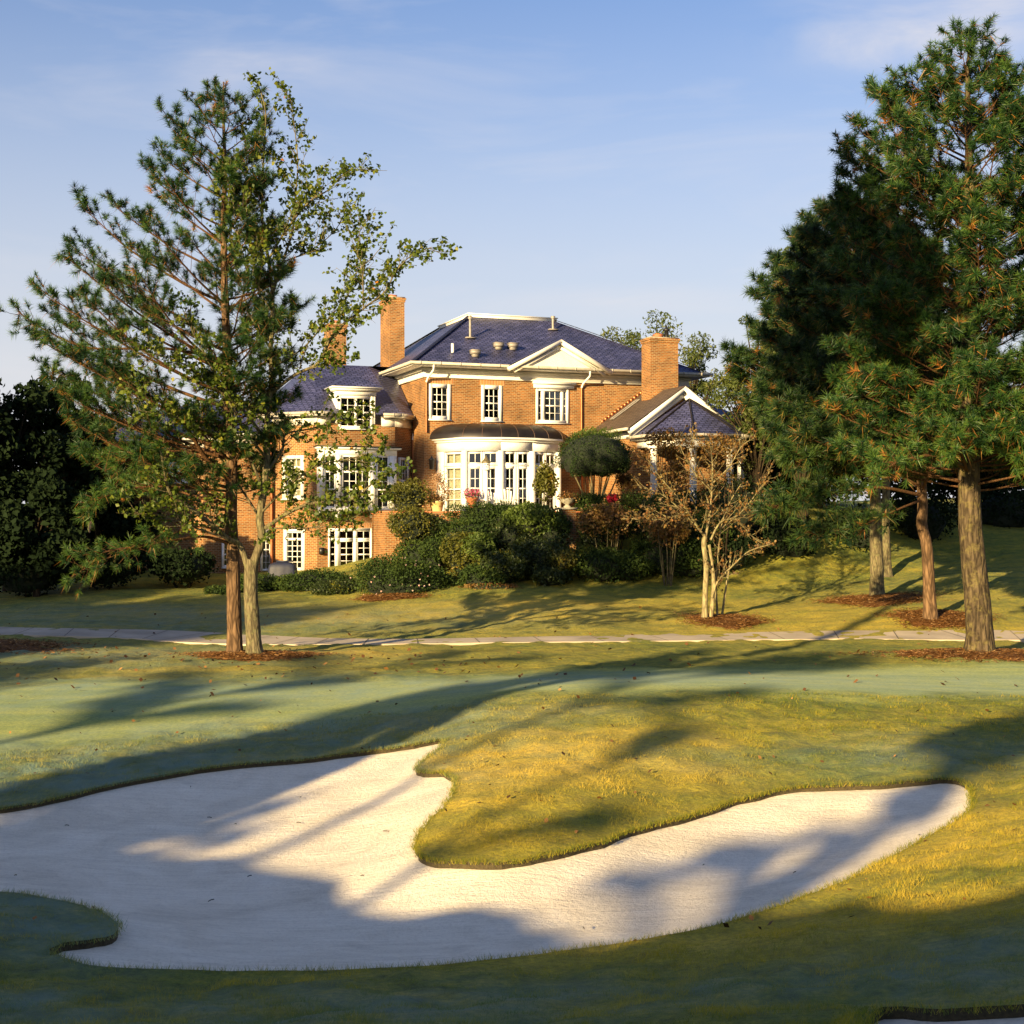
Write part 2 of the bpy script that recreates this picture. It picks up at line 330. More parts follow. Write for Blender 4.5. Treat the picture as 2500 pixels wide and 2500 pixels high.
def hitmany(pxs, pys, D0=5, D1=110):
    res = []
    Ds = np.geomspace(D0, D1, 700)
    for px, py in zip(pxs, pys):
        x = (px-CX)/F*Ds; z = CZ+(HY-py)/F*Ds; h = z-terr(x, Ds)
        i = np.where(h < 0)[0]
        if len(i) == 0: D = D1
        else:
            i = i[0]
            D = Ds[i] if i == 0 else Ds[i-1]+(Ds[i]-Ds[i-1])*h[i-1]/(h[i-1]-h[i]+1e-9)
        res.append(((px-CX)/F*D, D))
    return np.array(res)
def smooth_poly(pts, m=6, closed=True):
    pts = np.array(pts, float); n = len(pts); o = []
    for i in range(n if closed else n-1):
        if closed: p0, p1, p2, p3 = (pts[(i+k) % n] for k in (-1, 0, 1, 2))
        else: p0, p1, p2, p3 = (pts[min(max(i+k, 0), n-1)] for k in (-1, 0, 1, 2))
        for t in np.arange(m)/m:
            o.append(.5*((2*p1)+(-p0+p2)*t+(2*p0-5*p1+4*p2-p3)*t*t+(-p0+3*p1-3*p2+p3)*t**3))
    if not closed: o.append(pts[-1])
    return np.array(o)
def vnoise(x, y, s, seed=0):
    X = np.asarray(x)/s; Y = np.asarray(y)/s; xi = np.floor(X).astype(int); yi = np.floor(Y).astype(int); fx = X-xi; fy = Y-yi
    def h(a, b):
        n = (a*374761393+b*668265263+seed*1442695041) & 0xffffffff; n = ((n ^ (n >> 13))*1274126177) & 0xffffffff
        return ((n ^ (n >> 16)) & 0xffff)/65535.0
    fx = fx*fx*(3-2*fx); fy = fy*fy*(3-2*fy)
    return (h(xi, yi)*(1-fx)+h(xi+1, yi)*fx)*(1-fy)+(h(xi, yi+1)*(1-fx)+h(xi+1, yi+1)*fx)*fy
def inpoly(x, y, poly):
    x = np.asarray(x); y = np.asarray(y); c = np.zeros(x.shape, bool); n = len(poly)
    for i in range(n):
        x1, y1 = poly[i]; x2, y2 = poly[(i+1) % n]
        if y1 == y2: continue
        m = ((y1 > y) != (y2 > y)) & (x < (x2-x1)*(y-y1)/(y2-y1)+x1); c ^= m
    return c
def polydist(x, y, poly):
    """distance and nearest point"""
    best = np.full(x.shape, 1e9); bx = x.copy(); by = y.copy(); n = len(poly)
    for i in range(n):
        x1, y1 = poly[i]; x2, y2 = poly[(i+1) % n]; dx, dy = x2-x1, y2-y1; l2 = dx*dx+dy*dy+1e-12
        t = np.clip(((x-x1)*dx+(y-y1)*dy)/l2, 0, 1); qx = x1+t*dx; qy = y1+t*dy; d = np.hypot(x-qx, y-qy); m = d < best
        best[m] = d[m]; bx[m] = qx[m]; by[m] = qy[m]
    return best, bx, by
bunker_px = [(-250,1998),(0,1978),(150,1950),(250,1925),(400,1895),(550,1872),(700,1860),(850,1842),(950,1830),(1020,1818),(1085,1806),(1080,1822),(1060,1840),(1038,1857),(1020,1872),(1020,1886),(1045,1890),(1080,1890),(1105,1900),(1112,1918),(1103,1945),(1080,1975),(1050,2005),(1025,2035),(1012,2062),(1020,2086),(1050,2104),(1100,2110),(1180,2112),(1250,2108),(1350,2090),(1450,2065),(1550,2030),(1650,2005),(1750,1975),(1850,1945),(1950,1925),(2050,1922),(2150,1918),(2250,1908),(2320,1905),(2360,1920),(2375,1948),(2366,1978),(2330,2010),(2250,2055),(2150,2110),(2050,2160),(1950,2200),(1850,2235),(1750,2265),(1600,2295),(1400,2325),(1200,2350),(1000,2368),(800,2376),(600,2378),(400,2375),(250,2368),(170,2350),(132,2335),(122,2324),(150,2312),(210,2302),(262,2294),(283,2272),(272,2248),(230,2225),(150,2205),(80,2191),(0,2182),(-250,2172)]
bp = hitmany(*np.array(bunker_px).T)
bunker = smooth_poly(bp, 5)
bunker += np.c_[vnoise(np.arange(len(bunker)), np.zeros(len(bunker)), 2.3, 3)-.5, vnoise(np.arange(len(bunker)), np.zeros(len(bunker)), 1.9, 5)-.5]*.06
b2 = smooth_poly(hitmany([2120, 2300, 2500, 2700, 2700, 2100], [2491, 2475, 2463, 2454, 2800, 2800], 3), 5)
fair_px = [(-400,1700),(0,1668),(300,1660),(560,1665),(800,1668),(1050,1655),(1400,1640),(1700,1634),(2000,1628),(2500,1618),(3000,1610),(3000,1690),(2500,1700),(2200,1700),(1900,1692),(1600,1690),(1350,1694),(1150,1712),(950,1742),(700,1765),(450,1792),(200,1815),(0,1833),(-400,1870)]
fair = smooth_poly(hitmany(*np.array(fair_px).T), 4)

# grid: fine near the bunkers, coarser away from them
def axis(segs):
    a = [segs[0][0]]
    for lo, hi, s0, s1 in segs:
        v = lo; 
        while v < hi-1e-6:
            f_ = (v-lo)/(hi-lo); v += s0+(s1-s0)*f_; a.append(min(v, hi))
    return np.array(a)
h = .125
xr = axis([(0, 9.5, h, h), (9.5, 32, h, .6), (32, 100, .6, 8), (100, 900, 8, 150)]); xs = np.r_[-xr[:0:-1], xr]
ys = np.r_[-axis([(0, 60, 1.5, 8), (60, 900, 8, 150)])[:0:-1], axis([(0, 8, .8, h), (8, 26, h, h), (26, 60, h, .6), (60, 110, .45, 4), (110, 1500, 4, 200)])]
GX, GY = np.meshgrid(xs, ys); ny, nx = GX.shape
gx = GX.ravel().copy(); gy = GY.ravel().copy()
near = (np.abs(gx) < 14) & (gy > 6) & (gy < 30)
idx = np.where(near)[0]; sd = np.full(len(gx), 9.0)
Q = (np.arange(ny-1)[:, None]*nx+np.arange(nx-1)[None]).ravel()
Qf = np.stack([Q, Q+1, Q+nx+1, Q+nx], -1)
cx_, cy_ = gx[Qf].mean(1), gy[Qf].mean(1); issand = np.zeros(len(Qf), bool); ni = np.where((np.abs(cx_) < 14) & (cy_ > 5) & (cy_ < 30))[0]
for poly in (bunker, b2):
    ins_ = np.zeros(len(Qf), bool); ins_[ni] = inpoly(cx_[ni], cy_[ni], poly); issand |= ins_
    vs_ = np.unique(Qf[ins_]); vg_ = np.unique(Qf[~ins_]); bv = np.intersect1d(vs_, vg_, assume_unique=True)   # verts shared by sand and turf move onto the outline
    _, qx, qy = polydist(gx[bv], gy[bv], poly); gx[bv] = qx; gy[bv] = qy
    d2, _, _ = polydist(gx[idx], gy[idx], poly); d2 = np.where(inpoly(gx[idx], gy[idx], poly) & (d2 > 1e-4), -d2, d2); sd[idx] = np.minimum(sd[idx], d2)
gz = terr(gx, gy)
df, _, _ = polydist(gx[idx], gy[idx], fair); fin = inpoly(gx[idx], gy[idx], fair); fsd = np.full(len(gx), 9.0); fsd[idx] = np.where(fin, -df, df)
big = (gy >= 30) | (gy <= 6) | (np.abs(gx) >= 14)
bi = np.where(big & (gy > 15) & (gy < 60) & (np.abs(gx) < 40))[0]
df, _, _ = polydist(gx[bi], gy[bi], fair); fin = inpoly(gx[bi], gy[bi], fair); fsd[bi] = np.where(fin, -df, df)
mow = np.clip(.5-(fsd+(vnoise(gx, gy, 1.1, 14)-.5)*1.1+(vnoise(gx, gy, 3.1, 15)-.5)*1.0)/1.8, 0, 1)                       # 1 on the mown approach, 0 in the rough
lump = (vnoise(gx, gy, 1.3, 1)-.5)*.09+(vnoise(gx, gy, .45, 2)-.5)*.075+(vnoise(gx, gy, .22, 4)-.5)*.055
edge = np.clip(np.abs(sd)/.3, 0, 1)
rough_z = lump*(1-.92*mow)*edge+np.where(sd > 0, .03*np.exp(-np.clip(sd, 0, 9)/.25), 0)
gzg = gz+rough_z
gzs = gz-.055-.07*np.clip(-sd/1.0, 0, 1)+((vnoise(gx, gy, 1.7, 8)-.5)*.05+(vnoise(gx, gy, .6, 9)-.5)*.02)*np.clip(-sd/.4, 0, 1)
isfair = (~issand) & (mow[Qf].mean(1) > .5)
def submesh(name, faces, z, mat, tint, kind='structure'):
    u, inv = np.unique(faces, return_inverse=True); b = MB(); b.add(np.c_[gx[u], gy[u], z[u]], inv.reshape(-1, 4), None, tint[u])
    o = b.build(name, mat, smooth=True, kind=kind); return o
# ------------------------------------------------------------------ ground materials
def groundmat(name, blades=False):
    m, nt, b, o = newmat(name); L_ = nt.links.new
    g = nt.nodes.new('ShaderNodeNewGeometry'); pos = g.outputs['Position']
    mw = node(nt, 'ShaderNodeAttribute', attribute_name='tint').outputs['Fac']
    st = node(nt, 'ShaderNodeAttribute', attribute_name='straw').outputs['Fac']
    flat = nt.nodes.new('ShaderNodeVectorMath'); flat.operation = 'MULTIPLY'; flat.inputs[1].default_value = (1, 1, 0); L_(pos, flat.inputs[0]); pos = flat.outputs[0]
    n1 = node(nt, 'ShaderNodeTexNoise', i_Scale=.35, i_Detail=6.0, i_Roughness=.65); L_(pos, n1.inputs[0])
    n2 = node(nt, 'ShaderNodeTexNoise', i_Scale=2.6, i_Detail=7.0, i_Roughness=.7); L_(pos, n2.inputs[0])
    n3 = node(nt, 'ShaderNodeTexNoise', i_Scale=13.0, i_Detail=6.0, i_Roughness=.75); L_(pos, n3.inputs[0])
    n4 = node(nt, 'ShaderNodeTexNoise', i_Scale=90.0, i_Detail=3.0, i_Roughness=.7); L_(pos, n4.inputs[0])
    mp = nt.nodes.new('ShaderNodeMapping'); mp.inputs['Rotation'].default_value = (0, 0, R(-8)); mp.inputs['Scale'].default_value = (.12, 1.15, 1); L_(pos, mp.inputs[0])
    ns = node(nt, 'ShaderNodeTexNoise', i_Scale=1.0, i_Detail=2.0); L_(mp.outputs[0], ns.inputs[0])
    rg = ramp(nt, n2.outputs[0], [(.30, (.035, .060, .008)), (.50, (.17, .20, .016)), (.70, (.40, .33, .022))])
    sr = ramp(nt, n1.outputs[0], [(.36, (0, 0, 0)), (.66, (1, 1, 1))])
    ad = node(nt, 'ShaderNodeMath', operation='MULTIPLY_ADD', use_clamp=True); ad.inputs[1].default_value = .36; L_(sr.outputs[0], ad.inputs[0]); L_(st, ad.inputs[2])
    rough = mixc(nt, ad.outputs[0], rg.outputs[0], (.60, .43, .04))
    mg = ramp(nt, n2.outputs[0], [(.30, (.21, .26, .055)), (.70, (.35, .37, .075))])
    c = mixc(nt, mw, rough, mg.outputs[0])
    mot = ramp(nt, ns.outputs[0], [(.38, (.70, .80, .80)), (.60, (1.15, 1.10, .95))]); c = mixc(nt, .8, c, mot.outputs[0], 'MULTIPLY')
    gr = ramp(nt, n3.outputs[0], [(.32, (.36, .40, .42)), (.52, (1, 1, 1)), (.70, (1.65, 1.5, 1.15))]); c = mixc(nt, .75, c, gr.outputs[0], 'MULTIPLY')
    gr2 = ramp(nt, n4.outputs[0], [(.35, (.55, .58, .6)), (.68, (1.35, 1.3, 1.15))]); c = mixc(nt, .6, c, gr2.outputs[0], 'MULTIPLY')
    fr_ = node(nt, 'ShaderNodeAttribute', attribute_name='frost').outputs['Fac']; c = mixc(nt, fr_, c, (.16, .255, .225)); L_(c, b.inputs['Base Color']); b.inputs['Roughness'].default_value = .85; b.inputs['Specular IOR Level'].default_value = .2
    b.inputs['Sheen Weight'].default_value = .05; b.inputs['Sheen Roughness'].default_value = .4; b.inputs['Sheen Tint'].default_value = (.75, .95, 1, 1)
    a1 = node(nt, 'ShaderNodeMath', operation='MULTIPLY_ADD'); a1.inputs[1].default_value = .8; L_(n3.outputs[0], a1.inputs[0])
    a2 = node(nt, 'ShaderNodeMath', operation='MULTIPLY'); a2.inputs[1].default_value = 2.2; L_(n2.outputs[0], a2.inputs[0]); L_(a2.outputs[0], a1.inputs[2])
    a3 = node(nt, 'ShaderNodeMath', operation='MULTIPLY_ADD'); a3.inputs[1].default_value = .35; L_(n4.outputs[0], a3.inputs[0]); L_(a1.outputs[0], a3.inputs[2])
    bs = node(nt, 'ShaderNodeMapRange'); bs.inputs[3].default_value = .75; bs.inputs[4].default_value = .16; L_(mw, bs.inputs[0])
    bm = node(nt, 'ShaderNodeBump', i_Distance=.08); L_(bs.outputs[0], bm.inputs['Strength']); L_(a3.outputs[0], bm.inputs['Height']); L_(bm.outputs[0], b.inputs['Normal'])
    return m
M['ground'] = groundmat('bermuda_turf')
def sandmat():
    m, nt, b, o = newmat('bunker_sand'); L_ = nt.links.new
    pos = nt.nodes.new('ShaderNodeNewGeometry').outputs['Position']
    n1 = node(nt, 'ShaderNodeTexNoise', i_Scale=.8, i_Detail=7.0, i_Roughness=.6, i_Distortion=1.2); L_(pos, n1.inputs[0])
    n2 = node(nt, 'ShaderNodeTexNoise', i_Scale=24.0, i_Detail=6.0, i_Roughness=.75); L_(pos, n2.inputs[0])
    mpa = nt.nodes.new('ShaderNodeMapping'); mpa.inputs['Rotation'].default_value = (0, 0, R(-28)); mpa.inputs['Scale'].default_value = (.45, 4.0, 1); L_(pos, mpa.inputs[0])
    n3 = node(nt, 'ShaderNodeTexNoise', i_Scale=3.2, i_Detail=5.0, i_Roughness=.6, i_Distortion=.9); L_(mpa.outputs[0], n3.inputs[0])
    n4 = node(nt, 'ShaderNodeTexVoronoi', i_Scale=13.0); L_(pos, n4.inputs[0])
    r1 = ramp(nt, n1.outputs[0], [(.30, (.72, .64, .51)), (.52, (.85, .765, .62)), (.7, (.90, .82, .68))])
    r2 = ramp(nt, n2.outputs[0], [(.30, (.78, .76, .74)), (.50, (1, 1, 1)), (.8, (1.05, 1.05, 1.05))])
    c = mixc(nt, .8, r1.outputs[0], r2.outputs[0], 'MULTIPLY'); r5 = ramp(nt, n3.outputs[0], [(.36, (.92, .91, .90)), (.6, (1.04, 1.04, 1.04))]); c = mixc(nt, .8, c, r5.outputs[0], 'MULTIPLY'); L_(c, b.inputs['Base Color'])
    b.inputs['Roughness'].default_value = .95; b.inputs['Specular IOR Level'].default_value = .1
    # rake marks: bent waves, broken up by noise
    mp = nt.nodes.new('ShaderNodeMapping'); mp.inputs['Rotation'].default_value = (0, 0, R(14)); L_(pos, mp.inputs[0])
    wv = node(nt, 'ShaderNodeTexWave', wave_type='BANDS', bands_direction='X', i_Scale=3.3, i_Distortion=9.0, i_Detail=3.0); wv.inputs['Detail Scale'].default_value = .5; L_(mp.outputs[0], wv.inputs[0])
    nm = node(nt, 'ShaderNodeTexNoise', i_Scale=.5, i_Detail=2.0); L_(pos, nm.inputs[0]); rm = ramp(nt, nm.outputs[0], [(.45, (.08,)*3), (.62, (1,)*3)])
    w2 = node(nt, 'ShaderNodeMath', operation='MULTIPLY'); L_(wv.outputs[1], w2.inputs[0]); L_(rm.outputs[0], w2.inputs[1])
    s1 = node(nt, 'ShaderNodeMath', operation='MULTIPLY_ADD'); s1.inputs[1].default_value = .8; L_(n2.outputs[0], s1.inputs[0])
    s2 = node(nt, 'ShaderNodeMath', operation='MULTIPLY'); s2.inputs[1].default_value = .05; L_(w2.outputs[0], s2.inputs[0]); L_(s2.outputs[0], s1.inputs[2])
    s3 = node(nt, 'ShaderNodeMath', operation='MULTIPLY_ADD'); s3.inputs[1].default_value = .7; L_(n3.outputs[0], s3.inputs[0]); L_(s1.outputs[0], s3.inputs[2])
    s4 = node(nt, 'ShaderNodeMath', operation='MULTIPLY_ADD'); s4.inputs[1].default_value = .18; L_(n4.outputs[0], s4.inputs[0]); L_(s3.outputs[0], s4.inputs[2])
    bm = node(nt, 'ShaderNodeBump', i_Strength=.9, i_Distance=.035); L_(s4.outputs[0], bm.inputs['Height']); L_(bm.outputs[0], b.inputs['Normal'])
    return m
M['sand'] = sandmat()
straw = np.zeros(len(gx))
for (px, py, D, rx, ry, w) in [(1330, 1850, 22.3, 2.6, 2.6, 1.0), (1200, 2000, 19.5, 1.2, 2.0, .6), (1060, 1860, 23.0, .6, 1.4, .8), (1030, 1890, 22, .6, .3, .8), (1400, 1480, 51, 12, 4, .6), (1250, 1500, 49, 6, 3, .45), (760, 1590, 39, 4, 2.2, .6), (400, 1640, 35, 4, 1.4, .4), (2100, 1540, 46, 9, 2.5, .5), (2350, 2060, 17, 2.5, 2.2, .6), (1900, 2290, 13.6, 3, 1.0, .6)]:
    c = P(px, py, D); straw = np.maximum(straw, w*np.exp(-((gx-c[0])/rx)**2-((gy-c[1])/ry)**2))
straw = straw*(.55+.9*vnoise(gx, gy, .9, 21))
def frost_shade_f(x, y):      # cool frosty tone standing for shade, painted on shadowed turf and the mown approach
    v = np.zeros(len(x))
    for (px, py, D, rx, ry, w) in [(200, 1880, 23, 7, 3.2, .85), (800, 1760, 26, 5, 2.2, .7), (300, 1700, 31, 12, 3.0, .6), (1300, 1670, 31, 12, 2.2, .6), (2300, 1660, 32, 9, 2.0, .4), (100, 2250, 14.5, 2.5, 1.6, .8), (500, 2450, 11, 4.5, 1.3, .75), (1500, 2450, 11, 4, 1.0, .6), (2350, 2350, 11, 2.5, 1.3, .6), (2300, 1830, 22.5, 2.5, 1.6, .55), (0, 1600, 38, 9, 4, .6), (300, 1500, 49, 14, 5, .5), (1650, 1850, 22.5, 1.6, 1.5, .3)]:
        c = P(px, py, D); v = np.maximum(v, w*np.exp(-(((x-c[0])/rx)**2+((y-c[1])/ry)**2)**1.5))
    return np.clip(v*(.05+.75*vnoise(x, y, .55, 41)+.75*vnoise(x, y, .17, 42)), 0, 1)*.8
frost = frost_shade_f(gx, gy)
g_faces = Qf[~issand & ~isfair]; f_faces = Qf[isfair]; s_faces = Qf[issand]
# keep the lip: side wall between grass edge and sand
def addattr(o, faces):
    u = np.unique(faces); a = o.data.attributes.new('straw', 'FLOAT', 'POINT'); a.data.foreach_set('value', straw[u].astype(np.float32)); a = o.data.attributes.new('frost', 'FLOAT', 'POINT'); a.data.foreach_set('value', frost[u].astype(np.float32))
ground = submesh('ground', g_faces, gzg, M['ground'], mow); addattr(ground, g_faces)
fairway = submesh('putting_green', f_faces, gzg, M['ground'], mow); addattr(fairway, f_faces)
insb = np.array([False]*len(s_faces)); cb = inpoly(gx[s_faces].mean(1), gy[s_faces].mean(1), b2)
sand = submesh('sand_bunker', s_faces[~cb], gzs, M['sand'], mow)
sand2 = submesh('sand_bunker', s_faces[cb], gzs, M['sand'], mow)
# lip faces: boundary edges of the sand
M['lip'] = plain('turf_lip_thatch', (.055, .042, .018), .95, .4, 30, 0, .8, 60)
e = np.concatenate([s_faces[:, [i, (i+1) % 4]] for i in range(4)]); es = np.sort(e, 1); u_, c_ = np.unique(es, axis=0, return_counts=True); be = u_[c_ == 1]
lb = MB(); a, c = be[:, 0], be[:, 1]
V = np.concatenate([np.c_[gx[a], gy[a], gzg[a]], np.c_[gx[c], gy[c], gzg[c]], np.c_[gx[c], gy[c], gzs[c]-.03], np.c_[gx[a], gy[a], gzs[a]-.03]]); n_ = len(a); k_ = np.arange(n_)
lb.add(V, np.stack([k_, k_+n_, k_+2*n_, k_+3*n_], -1)); lb.build('bunker_lip', M['lip'], kind='structure')
bedge = np.c_[(gx[a]+gx[c])/2, (gy[a]+gy[c])/2, (gzg[a]+gzg[c])/2]

# ------------------------------------------------------------------ cart path
pc = [(-600,1530,45),(-300,1534,44.5),(0,1541,44),(200,1546,44),(380,1552,44),(500,1560,43.6),(650,1566,43.3),(800,1568,43),(1000,1568,43),(1250,1564,43.5),(1500,1561,44),(1750,1556,44.5),(2000,1553,45),(2250,1554,45),(2500,1556,45),(2800,1558,45.5),(3200,1560,46.5)]
pw = [2.1,2.1,2.1,2.2,2.5,2.9,2.6,1.9,1.5,1.5,1.6,2.1,1.9,1.8,1.8,1.8,1.8]
ph = hitmany([c[0] for c in pc], [c[1] for c in pc]); ph = smooth_poly(ph, 12, False); pwid = np.interp(np.arange(len(ph)), np.arange(len(pw))*12, pw)
d = np.gradient(ph, axis=0); d /= np.linalg.norm(d, axis=1)[:, None]; nrm = np.c_[-d[:, 1], d[:, 0]]
M['concrete'] = plain('path_concrete', (.43, .36, .27), .85, .25, .8, 0, .35, 30)
pb = MB(); off = np.linspace(-.5, .5, 7); n = len(ph)
XY = ph[:, None]+nrm[:, None]*(off[None, :, None]*pwid[:, None, None]); Zp = terr(XY[..., 0], XY[..., 1])+.028
V = np.c_[XY.reshape(-1, 2), Zp.ravel()]; i = np.arange(n-1)[:, None]*7; j = np.arange(6)[None]
pb.add(V, np.stack([i+j, i+j+1, i+7+j+1, i+7+j], -1).reshape(-1, 4))
for s, rev in ((0, 0), (6, 1)):
    k = np.arange(n)*7+s; top = V[k]; bot = top-[0, 0, .14]; q = np.arange(n-1)
    pb.add(np.r_[top, bot], np.stack([q, q+1, q+1+n, q+n], -1))
path = pb.build('path', M['concrete'], smooth=True, kind='structure')
jb = MB()
for k in range(6, n-1, 7):     # contraction joints of the slabs
    p, q = XY[k, 0], XY[k, -1]; t = d[k]*.012
    pts = [np.r_[p-t, 0], np.r_[p+t, 0], np.r_[q+t, 0], np.r_[q-t, 0]]
    a4 = np.array([np.r_[a_[:2], T(*a_[:2])+.033] for a_ in pts]); jb.add(a4, np.array([[0, 1, 2, 3]]))
M['joint'] = plain('dark_joint', (.09, .075, .06), .9); jb.build('path_joint', M['joint'], path, kind='stuff')

# ------------------------------------------------------------------ mulch beds
M['mulch'] = G('pine_straw_mulch', [(0, (.07, .032, .013)), (.5, (.21, .095, .030)), (.85, (.36, .18, .055)), (1, (.50, .32, .15))], .1, .8, .1)
def mulch(cx, cy, rx, ry, label, n=2600, rot=0, dens=1.0):
    n = int(n*2.2)
    b = MB(); k = 40; th = np.linspace(0, 2*math.pi, k, endpoint=False); wob = 1+.16*np.sin(th*3+cx)+.1*np.sin(th*5+cy*2)
    rings = [0, .35, .7, .9, 1.0]; V = []
    for r in rings:
        x = cx+rx*r*wob*np.cos(th); y = cy+ry*r*wob*np.sin(th); V.append(np.c_[x, y, terr(x, y)+(.07*(1-r**2)+.03 if r < 1 else -.03)])
    V = np.concatenate(V); i = np.arange(4)[:, None]*k; j = np.arange(k)[None]
    b.add(V, np.stack([i+j, i+(j+1) % k, i+k+(j+1) % k, i+k+j], -1).reshape(-1, 4), None, .25)
    r = np.sqrt(rng.random(n))*1.12+np.abs(rng.normal(0, .22, n)); t = rng.random(n)*2*math.pi; r *= 1+.16*np.sin(t*3+cx)+.1*np.sin(t*5+cy*2)
    keep = (r < .95) | (rng.random(n) < .6); r = r[keep]; t = t[keep]; n = len(r)
    x = cx+rx*r*np.cos(t); y = cy+ry*r*np.sin(t); z = terr(x, y)+np.where(r < 1, .07*(1-r**2)+.045, .035)+rng.random(n)*.02
    a = rng.random(n)*math.pi; ln = rng.uniform(.02, .075, n); w = rng.uniform(.005, .013, n)
    da = np.c_[np.cos(a)*ln, np.sin(a)*ln, rng.uniform(-.3, .3, n)*ln]; db = np.c_[-np.sin(a)*w, np.cos(a)*w, rng.uniform(-.5, .5, n)*w]; c = np.c_[x, y, z]
    q = np.stack([c-da-db, c+da-db, c+da+db, c-da+db], 1).reshape(-1, 3); b.add(q, np.arange(4*n).reshape(-1, 4), None, np.repeat(rng.random(n), 4))
    o = b.build('mulch_bed', M['mulch'], kind='stuff'); tag(o, label, 'mulch bed'); return o

# ------------------------------------------------------------------ grass blades (nobody could count them)
def blades(name, xy, z, hgt, wid, lean, tint, mat, label):
    n = len(xy); a = rng.random(n)*2*math.pi; la = rng.random(n)*2*math.pi
    c = np.c_[xy, z]; s = np.c_[np.cos(a), np.sin(a), np.zeros(n)]*wid[:, None]/2
    tip = c+np.c_[np.cos(la)*lean*hgt, np.sin(la)*lean*hgt, hgt]
    V = np.stack([c-s, c+s, tip], 1).reshape(-1, 3); b = MB(); b.add(V, np.arange(3*n).reshape(-1, 3), None, np.repeat(tint, 3))
    o = b.build(name, mat, kind='stuff'); tag(o, label, 'grass'); at = o.data.attributes.new('frost', 'FLOAT', 'POINT'); fz = np.zeros((n, 3)); fz[:, 2] = frost_shade_f(xy[:, 0], xy[:, 1])*rng.uniform(.5, 1.3, n); fz[:, :2] = fz[:, 2:]*.6; at.data.foreach_set('value', np.clip(fz, 0, 1).ravel().astype(np.float32)); return o
M['blades'] = G('grass_blades', [(0, (.014, .032, .007)), (.42, (.12, .17, .016)), (.72, (.36, .30, .026)), (1, (.60, .44, .06))], .42, .6, .25)
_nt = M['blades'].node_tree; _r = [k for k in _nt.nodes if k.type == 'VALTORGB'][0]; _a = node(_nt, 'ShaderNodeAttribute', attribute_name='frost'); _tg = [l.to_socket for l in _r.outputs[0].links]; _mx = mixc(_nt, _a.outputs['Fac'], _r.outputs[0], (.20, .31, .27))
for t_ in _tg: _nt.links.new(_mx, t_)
def scatter(n, D0, D1, spread=.40, pw_=1.0):
    D = D0*(D1/D0)**rng.random(n); x = (rng.random(n)*2-1)*(D*spread+.8); return x, D
n = 540000
x, y = scatter(n, 7.2, 32)
insand = inpoly(x, y, bunker) | inpoly(x, y, b2); x = x[~insand]; y = y[~insand]
clump = vnoise(x, y, .16, 31)*.6+vnoise(x, y, .5, 32)*.4
fd = inpoly(x, y, fair); keep = (~fd) & (rng.random(len(x)) < clump**1.5*2.0); x = x[keep]; y = y[keep]; clump = clump[keep]
LZ = (vnoise(x, y, 1.3, 1)-.5)*.09+(vnoise(x, y, .45, 2)-.5)*.075+(vnoise(x, y, .22, 4)-.5)*.055
st_ = np.zeros(len(x))
for (px, py, D, rx, ry, w) in [(1330, 1850, 22.3, 2.6, 2.6, .55), (1200, 2000, 19.5, 1.2, 2.0, .3), (1060, 1860, 23.5, .5, 1.2, .4), (2350, 2060, 17, 2.5, 2.2, .3), (1900, 2290, 13.6, 3, 1.0, .3)]:
    c = P(px, py, D); st_ = np.maximum(st_, w*np.exp(-((x-c[0])/rx)**2-((y-c[1])/ry)**2))
ti = np.clip(-.14+.85*clump+.40*vnoise(x, y, .8, 33)*rng.uniform(.5, 1.3, len(x))+.15*(rng.random(len(x))-.5)+st_+.25*(rng.random(len(x)) > .93), 0, 1)
hg = (.012+.085*clump**2)*rng.uniform(.5, 1.4, len(x)); blades('rough_grass', np.c_[x, y], terr(x, y)+LZ-.006, hg, .0032*np.maximum(1, y/11), rng.uniform(.2, 1.1, len(x)), ti, M['blades'], 'tufty bermuda rough grass round the sand bunker')
# fringe hanging over the bunker edge
m_ = 40; ex = np.repeat(bedge, m_, 0); ex[:, :2] += rng.normal(0, .035, (len(ex), 2)); n = len(ex)
ex = ex[(ex[:, 1] > 7)]; n = len(ex)
blades('edge_grass', ex[:, :2], ex[:, 2]-.02, rng.uniform(.03, .085, n), .0045*np.maximum(1, ex[:, 1]/13), rng.uniform(.2, 1.0, n), np.clip(rng.beta(2.4, 2, n)*.85+.1, 0, 1), M['blades'], 'longer grass fringing the lip of the sand bunker')

# fallen leaves
n = 46; x = rng.uniform(-7, 7, n); y = rng.uniform(12.5, 24, n); k_ = inpoly(x, y, bunker); x = x[k_]; y = y[k_]; tb = MB()
for q in range(len(x)):
    a = rng.random()*6.28; l_ = rng.uniform(.03, .11); z = T(x[q], y[q])-.085; tb.tube([(x[q], y[q], z), (x[q]+math.cos(a)*l_*.5, y[q]+math.sin(a)*l_*.5, z+.006), (x[q]+math.cos(a)*l_, y[q]+math.sin(a)*l_, z)], .006, 4)
tag(tb.build('fallen_twigs', M['lip'], kind='stuff'), 'little dark twigs scattered on the bunker sand', 'twigs')
M['fallen'] = G('fallen_leaves', [(0, (.05, .025, .012)), (.6, (.13, .06, .022)), (1, (.40, .20, .06))], .1, .7, .2)
n = 620; y = 13*(52/13.)**(rng.random(n)**.75); x = (rng.random(n)*2-1)*(y*.37); c0 = P(640, 1590, 38)
x[:170] = c0[0]+rng.normal(0, 3.5, 170); y[:170] = 37+rng.normal(0, 2.2, 170)
ins = inpoly(x, y, bunker); kk = ~ins | (rng.random(n) < .12); x = x[kk]; y = y[kk]; n = len(x)
z = terr(x, y)+np.where(inpoly(x, y, bunker), -.15, .035); a = rng.random(n)*6.28; s = rng.uniform(.018, .045, n)*(1+(y > 30)*.5)
